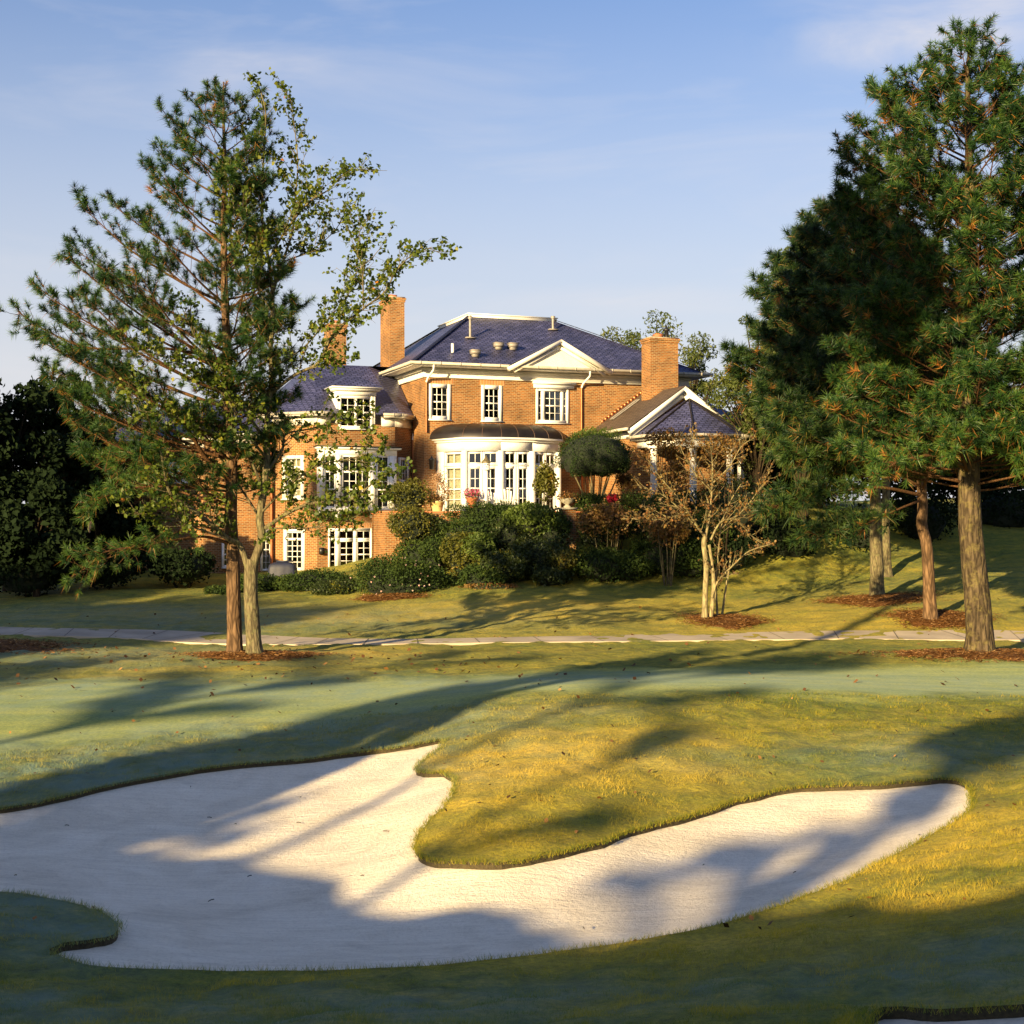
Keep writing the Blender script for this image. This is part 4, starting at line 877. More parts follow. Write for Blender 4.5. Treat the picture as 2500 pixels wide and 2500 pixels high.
b = MB(); fbox(b, fD, bu0+.05, bu1-.05, bz_b, bz_t, .02, .03); b.build('room_backing', M['dark'], house)
# side window on the shaded face by the corner
sash(shifted(fE, .14), .25, 1.15, fE.z(985, 1178), fE.z(985, 1118), [(0, 1, 0, 1, 3, 3)], .12, .0, 0, back=False, depth=.135); b = MB(); fbox(b, fE, .3, 1.1, fE.z(985, 1178)+.05, fE.z(985, 1118)-.05, .002, .01); b.build('room_backing', M['dark'], house)
# friezes, eaves and roofs of the wings
octp = [(0, 8), (-6.47, 8), (-6.47, 2.42), (-4.83, .78), (-1.18, .78), (0, 1.96)]
b = MB()
for f in (fC, fE):
    b = MB(); fbox(b, f, -.05, f.L+.05, 8.68, 9.08, -.05, .06); b.build('frieze', M['cream'], house)
for a, c in ((-.05, du0-.39), (du1+.39, fD.L+.05)): b = MB(); fbox(b, fD, a, c, 8.68, 9.08, -.05, .06); b.build('frieze', M['cream'], house)
oo = offset_poly(octp, .5); oo[0] = (-.05, 8); oo[5] = (-.05, oo[5][1]-.3); oo[1] = (-6.97, 8)
b = MB()
for i in range(1, 5):
    f = Face(oo[i], oo[i+1])
    if i == 3:
        dd = .5*math.tan(R(22.5)); spans = [(0, du0-.40+dd), (du1+.40+dd, f.L)]
    else: spans = [(0, f.L)]
    for a_, c_ in spans:
        b = MB(); fbox(b, f, a_, c_, 9.08, 9.16, -.62, 0); b.build('eaves', M['white'], house)
gutter_run('gutter', [oo[1], oo[2], oo[3], (oo[3][0]+du0-.4+.2, oo[3][1])], 9.19); gutter_run('gutter', [(oo[3][0]+du1+.62, oo[4][1]), oo[4], oo[5]], 9.19)
ZR = 11.9; r0, r1_ = (-3.9, 5.0), (-.02, 5.0); rb = (-3.9, 8.2)
b = MB(); e = [PU(q[0], q[1], 9.17) for q in oo]
roofplane(b, [e[2], e[3], PU(*r0, ZR)]); 
def ofz(v): return 9.17+(ZR-9.17)*(v-.28)/(5.0-.28)
dl_, dr_ = -4.83+du0-.02, -4.83+du1+.02; vm = .28+(dz1+.30-9.17)/(ZR-9.17)*(5.0-.28)
def onL(v): t = (v-.28)/(5-.28); return e[3]*(1-t)+PU(*r0, ZR)*t
def onR(v): t = (v-.28)/(5-.28); return e[4]*(1-t)+PU(-1.3, 5.0, ZR)*t
uL = (onL(vm)[:2]-HC)@HD; uR = (onR(vm)[:2]-HC)@HD
roofplane(b, [e[3], PU(dl_, .28, 9.17), PU(dl_, vm, ofz(vm)), onL(vm)]); roofplane(b, [PU(dr_, .28, 9.17), e[4], onR(vm), PU(dr_, vm, ofz(vm))]); roofplane(b, [onL(vm), onR(vm), PU(-1.3, 5.0, ZR), PU(*r0, ZR)]); roofplane(b, [e[4], e[5], PU(-.02, 4.4, 11.3), PU(-1.3, 5.0, ZR)])
roofplane(b, [e[1], e[2], PU(*r0, ZR), PU(-3.9, 8.0, ZR)]); roofplane(b, [PU(-3.9, 8., ZR), PU(*r0, ZR), PU(-.02, 5.0, ZR), PU(-.02, 8., ZR)])
b.build('roof', M['slate'], house)
# far left wing
lw = [(0, 3.2), (-9.66, 2.42), (-9.66-4.2, 6.62), (-13.86, 12), (-6, 12)]
b = MB(); fbox(b, fA, -.05, fA.L+.05, 7.6, 7.98, -.05, .06); b.build('frieze', M['cream'], house); b = MB(); fbox(b, fB, -.05, fB.L, 7.85, 8.2, -.05, .06); b.build('frieze', M['cream'], house)
b = MB(); fbox(b, fA, -.4, fA.L+.2, 7.98, 8.07, -.3, .5); b.build('eaves', M['white'], house); b = MB(); fbox(b, fB, -.2, fB.L, 8.2, 8.29, -.3, .45); b.build('eaves', M['white'], house)
b = MB(); za = 8.10
roofplane(b, [fA.p(-.5, za, .5), fA.p(fA.L+.2, za, .5), fA.p(fA.L-1, 9.9, -3.4), fA.p(1.5, 9.9, -3.4)]); roofplane(b, [fB.p(-.4, za+.22, .45), fB.p(fB.L, za+.22, .45), fB.p(fB.L, 10.0, -3), fB.p(.5, 10.0, -3)])
b.build('roof', M['slate'], house)
b = MB(); b.tube([fA.p(fA.u(370), 7.9, .12), fA.p(fA.u(370), ZG+.8, .12)], .07, 8); b.build('downpipe', M['copper'], house)
b = MB(); b.tube([fB.p(fB.L-.12, 8.6, .14), fB.p(fB.L-.12, ZG, .14)], .07, 8); b.build('downpipe', M['copper'], house)
b = MB(); b.tube([fE.p(fE.L-.1, 8.2, .1), fE.p(fE.L-.1, ZT, .1)], .05, 8); b.build('downpipe', M['copper'], house)
b = MB(); b.tube([fE.p(fE.L-.0, 9.1, .55), fE.p(fE.L-.05, 8.75, .5), fE.p(fE.L-.1, 8.4, .12), fE.p(fE.L-.1, 8.15, .1)], .055, 8); b.build('downpipe_elbow', M['white'], house)

# ---------------- gabled right wing and portico
gu, gp, gz_r, gs = 10.97, -4.2, 10.5, .70
ge0, ge1 = gu-2.9, gu+2.9; gez = gz_r-gs*2.9
gl = Face((ge0+.45, 0), (ge0+.45, gp)); gf = Face((ge0+.45, gp), (ge1-.45, gp)); gr = Face((ge1-.45, gp), (ge1-.45, 0))
wall(gl, ZT-.3, 8.3, [], M['brick'], 3); wall(gr, ZT-.3, 8.3, [], M['brick'], 3); wall(gf, ZT-.3, 8.45, [], M['brick'], 1)
b = MB(); zz = gz_r-.35; hw = gf.L/2
b.quad([gf.p(0, 8.45), gf.p(gf.L, 8.45), gf.p(hw, zz)], [(0, 8.45), (gf.L, 8.45), (hw, zz)]); b.build('gable', M['brick'], house)
b = MB(); e0 = -.0
roofplane(b, [PU(ge0, gp-.45, gez), PU(gu, gp-.45, gz_r), PU(gu, -.02, gz_r), PU(ge0, -.02, gez)]); roofplane(b, [PU(gu, gp-.45, gz_r), PU(ge1, gp-.45, gez), PU(ge1, -.02, gez), PU(gu, -.02, gz_r)])
M['brownslate'] = brickmat('brown_weathered_slate', .30, .17, (.115, .085, .065), (.085, .062, .05), (.03, .025, .02), .016, rough=.6, bump=.8, stain=.2, dist=.02)
b.build('roof', M['brownslate'], house)
b = MB()
for a, c in (((ge0-.02, gez-.06), (gu, gz_r-.02)), ((ge1+.02, gez-.06), (gu, gz_r-.02))):
    A_ = PU(a[0], gp-.4, a[1]); C_ = PU(c[0], gp-.4, c[1]); d3 = (C_-A_)/np.linalg.norm(C_-A_); n3 = np.r_[HN, 0]; u3 = np.cross(d3, n3); u3 = u3 if u3[2] > 0 else -u3
    b.box((A_+C_)/2-u3*.12, (np.linalg.norm(C_-A_), .16, .2), ax=[d3, n3, u3]); b.box((A_+C_)/2-u3*.30+n3*.24, (np.linalg.norm(C_-A_)*.93, .34, .22), ax=[d3, n3, u3])
b.build('gable_rake', M['white'], house)
b = MB(); fbox(b, gl, 0, gl.L+.3, 8.1, 8.42, -.02, .06); fbox(b, gf, 0, gf.L, 8.02, 8.38, -.02, .06); b.build('frieze', M['white'], house)
gutter_run('gutter', [(ge0-.06, -.1), (ge0-.06, gp-.5)], gez-.02)
# skylight-like long frame on the left slope
def gs_pt(u, v, dz=0): return PU(u, v, gz_r-gs*(gu-u)+dz)
b = MB(); fr = [gs_pt(9.0, -1.1, .06), gs_pt(10.35, -1.1, .06), gs_pt(10.35, -.75, .06), gs_pt(9.0, -.75, .06)]
for k in range(4): b.tube([fr[k], fr[(k+1) % 4]], .035, 4)
b.build('roof_frame', M['vent'], house)
# stepped flashing where the slope meets the main wall
b = MB()
for k in range(14):
    u = ge0+.8+k*.17; z = gz_r-gs*(gu-u); fbox(b, front, u, u+.17, z, z+.2, .002, .02)
b.build('stepped_flashing', M['copper'], house)
chimney(10.3, 11.75, -2.4, -1.45, 9.2, 12.98, two=True)
# portico: half octagon with a hip toward the lawn
pp = [(8.79, gp), (8.79, -5.65), (10.14, -7.0), (12.05, -7.0), (13.4, -5.65), (13.4, gp)]
po = offset_poly(pp, .5); po[0] = (po[1][0], gp); po[5] = (po[4][0], gp); pz, pzr = 8.06, 9.85
ap = PU(11.1, -4.75, pzr); b = MB(); E = [PU(q[0], q[1], pz) for q in po]; bk = PU(11.1, gp, pzr)
roofplane(b, [E[0], E[1], ap, bk])
for k in range(1, 4): roofplane(b, [E[k], E[k+1], ap])
roofplane(b, [E[4], E[5], bk, ap]); prf = b.build('portico_roof', M['slate'], house)
b = MB()
for k in (1, 2, 3, 4): b.tube([E[k]+[0, 0, .03], ap+[0, 0, .03]], .05, 4)
b.build('hip_tiles', M['darkcopper'], prf)
b = MB()
for i in range(5): f = Face(pp[i], pp[i+1]); fbox(b, f, -.03, f.L+.03, 7.62, 7.93, -.22, .06); fbox(b, f, -.12, f.L+.12, 7.932, 8.03, -.2, .3)
b.build('entablature', M['white'], house)
gutter_run('gutter', [tuple(q) for q in po], pz+.02)
for k, (u, v) in enumerate([(8.9, -5.6), (10.18, -6.88), (12.0, -6.88), (13.28, -5.6)]):
    p = xy((u, v)); b = MB(); b.lathe([(.24, ZT), (.24, ZT+.1), (.19, ZT+.14), (.165, ZT+.6), (.15, 7.4), (.19, 7.46), (.15, 7.48), (.2, 7.53)], (p[0], p[1], 0), 16); b.box((p[0], p[1], 7.575), (.44, .44, .085), TH); b.build('column', M['white'], house)
# rear right wing roofs (seen past the pines)
rr_ = [(13.5, 2.5), (19.0, 2.5), (19.0, 11), (13.5, 11)]
for i in range(3): f = Face(rr_[i], rr_[i+1]); wall(f, ZT-.6, 9.0, [], M['brick'], i*3)
rk = offset_poly(rr_, .5); rk[0][0] = 13.5; rk[3][0] = 13.5
b = MB(); roofplane(b, [PU(*rk[0], 9.05), PU(*rk[1], 9.05), PU(16.0, 6.5, 11.6), PU(13.5, 6.5, 11.6)]); roofplane(b, [PU(*rk[1], 9.05), PU(*rk[2], 9.05), PU(16.0, 6.5, 11.6)]); roofplane(b, [PU(*rk[2], 9.05), PU(*rk[3], 9.05), PU(13.5, 6.5, 11.6), PU(16., 6.5, 11.6)]); b.build('roof', M['slate'], house)
b = MB(); f = Face(rr_[0], rr_[1]); fbox(b, f, 0, f.L, 8.7, 9.0, .0, .4); b.build('eaves', M['white'], house)
# wall lantern
lu = front.u(1051); lz = front.z(1051, 1131)
b = MB(); b.lathe([(.0, lz-.3), (.1, lz-.26), (.13, lz+.12), (.17, lz+.15), (.05, lz+.26), (.02, lz+.34)], tuple(front.p(lu, 0, .2)[:2])+(0,), 6); b.box(front.p(lu, lz+.1, .07), (.06, .16, .05), ax=front.ax()); b.build('wall_lantern', M['iron'], house)

# ---------------- terrace
t0 = -3.28
b = MB(); pts = [(t0, -5), (13.5, -8.4), (16, -8.4), (16, 0), (0, 0), (-1.18, .76), (-1.18, -2.9), (t0, -2.9)]
top_ = [np.r_[xy(q), ZT-.02] for q in pts]; b.add(top_, [list(range(8))]); terrace = b.build('terrace', M['paving'], kind='structure')
rw = empty('retaining_wall', tuple(np.r_[xy((t0, -5)), ZG]), 'long red brick retaining wall holding up the terrace', 'wall')
def rwall(a, c, z0, z1, th=.35, uo=0):
    f = Face(a, c); b = MB(); b.quad([f.p(0, z0), f.p(f.L, z0), f.p(f.L, z1), f.p(0, z1)], [(uo, z0), (uo+f.L, z0), (uo+f.L, z1), (uo, z1)])
    b.quad([f.p(0, z1), f.p(f.L, z1), f.p(f.L, z1, -th), f.p(0, z1, -th)], [(0, 0), (f.L, 0), (f.L, th), (0, th)])
    b.quad([f.p(f.L, z0, -th), f.p(0, z0, -th), f.p(0, z1, -th), f.p(f.L, z1, -th)], [(0, z0), (f.L, z0), (f.L, z1), (0, z1)])
    b.quad([f.p(0, z0, -th), f.p(0, z0), f.p(0, z1), f.p(0, z1, -th)], [(0, z0), (th, z0), (th, z1), (0, z1)])
    b.quad([f.p(f.L, z0), f.p(f.L, z0, -th), f.p(f.L, z1, -th), f.p(f.L, z1)], [(0, z0), (th, z0), (th, z1), (0, z1)])
    b.build('wall_section', M['brick'], rw)
    b = MB(); fbox(b, f, -.04, f.L+.04, z1+.002, z1+.08, -th-.04, .05); b.build('coping', M['terracotta'], rw)
rwall((t0, -2.9), (t0, -5), ZG-.5, ZT+.05); rwall((t0, -5), (13.5, -8.4), ZG-.5, ZT+.05, uo=3)
rwall((-1.2, -2.9), (t0, -2.9), ZG-.5, ZT+.0)
# ================================================================== VEGETATION
def leafcloud(b, c, ln, wd, tint, up=.3, r=rng, normal=None, nb=.0):
    """diamond leaves with a folded midrib (two triangles)"""
    n = len(c); a = r.normal(0, 1, (n, 3)); a[:, 2] -= up; a /= np.linalg.norm(a, axis=1)[:, None]
    q = r.normal(0, 1, (n, 3)); 
    if normal is not None: q = np.cross(normal+r.normal(0, nb, (n, 3)), a)
    q -= a*(a*q).sum(1)[:, None]; q /= np.linalg.norm(q, axis=1)[:, None]+1e-9
    ln = np.broadcast_to(ln, (n,))[:, None]; wd = np.broadcast_to(wd, (n,))[:, None]; nn = np.cross(a, q)
    V = np.stack([c-a*ln/2, c+q*wd/2+nn*wd*.18-a*ln*.08, c+a*ln/2, c-q*wd/2+nn*wd*.18-a*ln*.08], 1).reshape(-1, 3)
    k = np.arange(n)*4; b.add(V, np.concatenate([np.stack([k, k+1, k+2], -1), np.stack([k, k+2, k+3], -1)]), None, np.repeat(tint, 4))
def bezier(p0, p1, p2, n):
    t = np.linspace(0, 1, n)[:, None]; return (1-t)**2*p0+2*t*(1-t)*p1+t*t*p2
def unit(v): return v/(np.linalg.norm(v)+1e-9)

def pine(label, trunk_px, D, prof, r0, seed, nb=70, tuft=(.17, .26), nneed=46, k_low=.25, mat='pine', brown=.05, low=None, tufts_per=1.0, group=None, bark='pinebark', Tw=None, cover=1.0, extra=None, rfl=1.5, ybias=1.0):
    """prof: photo row, left reach, right reach in photo pixels about the trunk line (crown silhouette at distance D)"""
    r = np.random.default_rng(seed); tp = np.array([P(p[0], p[1], D+(p[2] if len(p) > 2 else 0)) for p in trunk_px])
    tp[0][2] = T(tp[0][0], tp[0][1])-.1
    t_ = smooth_poly(tp, 5, False); H_ = t_[-1, 2]-t_[0, 2]; f = (t_[:, 2]-t_[0, 2])/H_
    rad = r0*(1-f)**.8*.95+.015; rad[0] *= rfl; rad[1:4] *= 1+(rfl-1)*np.array([.45, .2, .08])
    root = empty('pine_tree', tuple(tp[0]+[0, 0, .1]), label, 'pine tree', group)
    b = MB(); b.tube(t_, rad, 14, rough=.05); b.build('trunk', M[bark], root, smooth=True)
    prof = np.array(prof, float); zt = CZ+(HY-prof[:, 0])/F*D; o = np.argsort(zt); zt = zt[o]; Ll = prof[o, 1]/F*D; Lr = prof[o, 2]/F*D
    tufts_per *= 1.15; br = MB(); tc_ = []; td_ = []; tt_ = []
    def tr_at(z): return np.array([np.interp(z, t_[:, 2], t_[:, k]) for k in range(3)])
    zlo, zhi = zt[0], zt[-1]
    for i in range(nb):
        s = ((i+.5)/nb)**ybias; zt_i = zlo+(zhi-zlo)*s+r.normal(0, .15); zt_i = min(max(zt_i, zlo), zhi); az = i*2.399963+r.normal(0, .25)
        cx, sy = math.cos(az), math.sin(az); w = (cx+1)/2; reach = (np.interp(zt_i, zt, Ll)*(1-w)+np.interp(zt_i, zt, Lr)*w)*r.uniform(.84, 1.04)
        if abs(cx) < .6: reach *= .95
        fr = (zt_i-zlo)/(zhi-zlo); drop = reach*(k_low+(.75-k_low)*fr)
        c0 = tr_at(zt_i); o0 = tr_at(max(zt_i-drop, t_[0, 2]+ (zlo-t_[0, 2])*.6)); tip = np.array([c0[0]+cx*reach, c0[1]+sy*reach, zt_i])
        mid = o0*.45+tip*.55; mid[2] -= reach*.10; mid += r.normal(0, .12, 3)
        pl = bezier(o0, mid, tip, 9); pl += np.cumsum(r.normal(0, .02, pl.shape), 0)*np.linspace(0, 1, 9)[:, None]
        rb = max(.010, .012+reach*.009); br.tube(pl, np.linspace(rb, .007, 9), 5, False)
        # laterals
        nl = max(3, int(reach*4.2*tufts_per))
        for j in range(nl):
            t = .30+.70*(j+r.random())/nl; q = pl[min(int(t*8), 7)]*(1-(t*8) % 1)+pl[min(int(t*8)+1, 8)]*((t*8) % 1) if t < 1 else pl[-1]
            tg = unit(pl[min(int(t*8)+1, 8)]-pl[min(int(t*8), 7)]); side = unit(np.cross(tg, [0, 0, 1]))*(1 if j % 2 else -1)
            ll = (.30+.42*reach*(1.08-t)*.8)*r.uniform(.6, 1.3)
            dr = unit(tg*r.uniform(.5, 1.0)+side*r.uniform(.4, 1.0)+np.array([0, 0, r.uniform(.05, .75)]))
            e = q+dr*ll; m_ = (q+e)/2-np.array([0, 0, ll*.08]); l2 = bezier(q, m_, e, 4); br.tube(l2, [.009, .008, .006, .005], 3, False)
            d2 = unit(e-m_+np.array([0, 0, ll*.35])); tc_.append(e); td_.append(d2)
            ns = r.integers(1, 5) if ll > .35 else r.integers(0, 3)
            for s_ in range(ns):
                u = r.uniform(.35, .9); qq = q*(1-u)+e*u; d3 = unit(dr+r.normal(0, .55, 3)+[0, 0, .45]); e3 = qq+d3*r.uniform(.12, .32); br.tube([qq, e3], [.006, .004], 3, False); tc_.append(e3); td_.append(d3)
        tc_.append(pl[-1]); td_.append(unit(pl[-1]-pl[-2]+[0, 0, .3]))
    for k in range(6): tc_.append(t_[-1]+r.normal(0, .12, 3)-[0, 0, k*.12]); td_.append(unit(r.normal(0, .35, 3)+[0, 0, 1]))
    n_main = len(tc_)
    if extra:     # hand-placed limbs (photo column, row, depth offset) that carry tufts toward their tips
        for limb, rad_, nt_ in extra:
            pl = smooth_poly(np.array([P(p[0], p[1], D+p[2]) for p in limb]), 4, False); n = len(pl); br.tube(pl, np.linspace(rad_, .012, n), 6, True)
            for j in range(nt_):
                t = r.uniform(.35, 1)*(n-1.01); q = pl[int(t)]*(1-t % 1)+pl[int(t)+1]*(t % 1); tg = unit(pl[int(t)+1]-pl[int(t)])
                dr = unit(tg*r.uniform(.2, 1)+r.normal(0, .6, 3)+[0, 0, .25]); e = q+dr*r.uniform(.15, .75); br.tube([q, (q+e)/2+r.normal(0, .03, 3), e], [.009, .007, .004], 3, False); tc_.append(e); td_.append(unit(dr+[0, 0, .3]))
    br.build('branches', M['pinebranch'], root, smooth=True, kind='stuff')
    C_ = np.array(tc_); Dn = np.array(td_); nT = len(C_)
    zz = (C_[:, 2]-C_[:, 2].min())/(np.ptp(C_[:, 2])+1e-6)
    base = np.clip(.45+r.normal(0, .24, nT)-(zz-.5)*.12, .02, .84); base[n_main:] = np.clip(base[n_main:]+.28, 0, .86); isb = r.random(nT) < brown; base[isb] = r.uniform(.95, 1.0, isb.sum())  # tufts on the hand-placed limbs tinted lighter, painted as sunlit boughs
    k = int(nneed*(.64 if nneed > 40 and D > 37 and brown > .012 else .95)); a = np.repeat(C_, k, 0); d = np.repeat(Dn, k, 0); n = nT*k
    x = r.normal(0, 1, (n, 3)); x -= d*(x*d).sum(1)[:, None]; x /= np.linalg.norm(x, axis=1)[:, None]+1e-9
    szt = np.repeat(r.uniform(.62, 1.22, nT), k); ang = np.radians(10+76*r.random(n)**.85); nd = d*np.cos(ang)[:, None]+x*np.sin(ang)[:, None]; nd[:, 2] -= .10; low_ = r.random(n) < .03; nd[low_, 2] -= .7
    ln = r.uniform(*tuft, n)*szt; st = a-d*(r.uniform(0, .20, n)*szt)[:, None]; tip = st+nd*ln[:, None]
    sidev = np.cross(nd, r.normal(0, 1, (n, 3))); sidev /= np.linalg.norm(sidev, axis=1)[:, None]+1e-9; wv = (.0098 if brown > .012 else .0066)*max(1, D/38.)
    V = np.stack([st-sidev*wv, st+sidev*wv, tip], 1).reshape(-1, 3); ti = np.repeat(base, k); low_ = low_ & (ti < .9); ti = np.where(low_, .955, np.clip(ti+r.normal(0, .05, n), 0, 1))
    ti = np.where((np.repeat(base, k) < .9) & (ti > .88) & ~low_, .86, ti)
    nbm = MB(); g3 = np.stack([ti*.35, ti*.35, np.where(ti < .9, np.minimum(ti*1.25+.05, .88), ti)], 1); g3[ti > .9] = ti[ti > .9][:, None]; nbm.add(V, np.arange(3*n).reshape(-1, 3), None, g3.ravel()); nbm.build('needles', M[mat], root, kind='stuff')
    return root, nT

# ---- the left pine
PL = pine('tall airy pine on the left with long needle tufts, growing against the leafy tree', [(573,1600),(572,1500),(568,1347),(564,1264),(566,1140),(560,1057),(556,900),(549,719),(546,548),(549,423),(545,264),(546,200)], 38.0,
     [(205,35,35),(260,105,75),(330,160,110),(400,210,120),(480,280,130),(560,350,140),(640,410,170),(720,450,190),(800,470,190),(900,470,170),(1000,450,140),(1100,390,110),(1180,350,90)],
     .19, 11, nb=104, k_low=.32, nneed=62, tuft=(.15, .245), brown=.012, tufts_per=1.0,
     extra=[([(573,1181,0),(506,1123,-.6),(465,1057,-1.2),(415,987,-1.8),(390,933,-2.2)], .075, 14),
            ([(566,1330,0),(500,1310,-.8),(430,1318,-1.6),(360,1330,-2.2),(250,1350,-2.6),(205,1395,-3)], .045, 46),
            ([(566,1300,0),(470,1285,.3),(400,1315,.2),(330,1340,-.4),(240,1370,-.9)], .035, 30),
            ([(566,1200,0),(450,1190,-1),(340,1190,-1.6),(250,1215,-2.2),(225,1230,-2.4)], .04, 52),
            ([(560,1120,0),(440,1100,-.4),(330,1120,-.9),(255,1150,-1.4)], .035, 34),
            ([(555,880,0),(400,850,-.5),(220,850,-1.2),(100,800,-1.6),(45,760,-1.8)], .045, 40)])
# ---- right pines
PR1 = pine('tallest pine at the right edge with a thick furrowed trunk', [(2392,1597),(2388,1500),(2374,1350),(2366,1240),(2365,1000),(2368,700),(2366,400),(2362,200),(2368,90)], 38.0,
     [(80,35,30),(140,110,70),(200,190,110),(260,270,130),(330,330,150),(420,340,175),(520,330,200),(640,340,230),(760,330,250),(880,330,250),(1000,330,260),(1090,330,260),(1150,250,250)],
     .36, 21, nb=150, k_low=.22, nneed=62, tufts_per=1.6, tuft=(.19, .29), brown=.025, bark='oakbark', rfl=1.42,
     extra=[([(2368,1130,0),(2420,1060,-1.5),(2480,1050,-2.5)], .05, 60),([(2366,1110,0),(2280,1110,-1.5),(2200,1125,-2.2),(2140,1160,-2.8)], .06, 50),([(2368,1090,0),(2430,1080,-1),(2490,1110,-1.6),(2560,1120,-2)], .06, 60),([(2366,1150,0),(2320,1120,-1.8),(2330,1090,-3)], .05, 40)])
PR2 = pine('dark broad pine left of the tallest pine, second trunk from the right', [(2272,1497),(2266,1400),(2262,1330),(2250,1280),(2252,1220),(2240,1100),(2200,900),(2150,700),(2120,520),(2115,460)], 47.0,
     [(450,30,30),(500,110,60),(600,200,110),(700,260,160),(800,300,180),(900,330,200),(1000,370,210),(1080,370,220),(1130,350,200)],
     .20, 22, nb=140, k_low=.1, nneed=54, tufts_per=1.5, mat='pineshade', brown=.025, tuft=(.24, .36),
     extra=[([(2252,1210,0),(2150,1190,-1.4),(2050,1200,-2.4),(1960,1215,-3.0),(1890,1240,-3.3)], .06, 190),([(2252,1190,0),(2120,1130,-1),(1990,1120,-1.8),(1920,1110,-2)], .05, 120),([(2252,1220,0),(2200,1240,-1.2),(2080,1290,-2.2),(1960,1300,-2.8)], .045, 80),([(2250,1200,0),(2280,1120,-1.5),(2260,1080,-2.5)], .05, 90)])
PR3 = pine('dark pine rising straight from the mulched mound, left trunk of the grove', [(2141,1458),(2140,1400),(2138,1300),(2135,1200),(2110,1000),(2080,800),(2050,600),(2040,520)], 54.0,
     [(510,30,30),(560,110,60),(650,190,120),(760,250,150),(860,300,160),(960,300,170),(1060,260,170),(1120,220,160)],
     .26, 23, nb=125, k_low=.1, nneed=50, tufts_per=1.35, mat='pineshade', brown=.02, tuft=(.28, .40), bark='greybark')
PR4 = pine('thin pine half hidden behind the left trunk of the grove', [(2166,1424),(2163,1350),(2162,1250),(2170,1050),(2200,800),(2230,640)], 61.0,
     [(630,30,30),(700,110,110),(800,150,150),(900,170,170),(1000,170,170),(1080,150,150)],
     .20, 24, nb=80, k_low=.1, nneed=44, tufts_per=1.1, mat='pineshade', brown=.02, tuft=(.26, .38), bark='greybark')

# ---- broadleaf with hand-placed limbs
def limbtree(name, label, cat, limbs, D, bark, leafmat, seed, leafn=6, leafs=(.07, .12), twigd=1.0, tw_len=(.5, 1.3), fold=.3, dens_fn=None, group=None, sides=10, tleaf=None, up=.35, droop=.2):
    r = np.random.default_rng(seed); root = None; tr = MB(); lf_c = []; tw = MB()
    for li, (pts, ra, rb, ntw) in enumerate(limbs):
        p3 = np.array([P(p[0], p[1], D+(p[2] if len(p) > 2 else 0)) for p in pts])
        if root is None:
            p3[0][2] = T(p3[0][0], p3[0][1])-.08; root = empty(name, tuple(p3[0]+[0, 0, .08]), label, cat, group)
        pl = smooth_poly(p3, 5, False); n = len(pl); rad = ra+(rb-ra)*np.linspace(0, 1, n)**.8
        if li == 0: rad[0] *= 1.55; rad[1] *= 1.25; rad[2] *= 1.08
        tr.tube(pl, rad, sides if ra > .05 else 6, True, rough=.05 if ra > .06 else 0)
        seg = np.linalg.norm(np.diff(pl, axis=0), axis=1); cum = np.r_[0, np.cumsum(seg)]
        for j in range(ntw):
            t = cum[-1]*(.12+.88*(j+r.random())/ntw); k = min(np.searchsorted(cum, t)-1, n-2); k = max(k, 0); w = (t-cum[k])/(seg[k]+1e-9); q = pl[k]*(1-w)+pl[k+1]*w; tg = unit(pl[k+1]-pl[k])
            x = r.normal(0, 1, 3); x -= tg*np.dot(x, tg); x = unit(x); ang = R(r.uniform(25, 65)); d = unit(tg*math.cos(ang)+x*math.sin(ang)+[0, 0, up*r.random()])
            l1 = r.uniform(*tw_len)*(1-.45*t/cum[-1]); m_ = q+d*l1*.5+r.normal(0, .05, 3); e = q+d*l1+np.array([0, 0, .12*l1]); b1 = bezier(q, m_, e, 6); tw.tube(b1, np.linspace(.006+l1*.007, .004, 6), 4, False)
            for jj in range(max(2, int(l1*6*twigd))):
                u = r.uniform(.2, 1); kk = min(int(u*5), 4); qq = b1[kk]*(1-(u*5-kk))+b1[kk+1]*(u*5-kk); x = r.normal(0, 1, 3); d2 = unit(d*.7+x*.6+[0, 0, .15]); l2 = r.uniform(.18, .5)*min(1.3, l1); e2 = qq+d2*l2+r.normal(0, .03, 3)
                tw.tube([qq, (qq+e2)/2+r.normal(0, .02, 3), e2], [.005, .004, .0025], 3, False)
                nl = r.poisson(leafn)
                if nl:
                    s_ = r.random(nl)*.8+.25; lf_c.append(qq[None]*(1-s_[:, None])+e2[None]*s_[:, None]+r.normal(0, .055, (nl, 3)))
    tr.build('trunk', M[bark], root, smooth=True); tw.build('twigs', M[bark], root, kind='stuff')
    C_ = np.concatenate(lf_c); n = len(C_); b = MB(); ls = r.uniform(*leafs, n); tn = r.random(n) if tleaf is None else tleaf(C_, r)
    leafcloud(b, C_, ls, ls*r.uniform(.75, 1.0, n), tn, droop, r); b.build('foliage', M[leafmat], root, kind='stuff'); return root, n
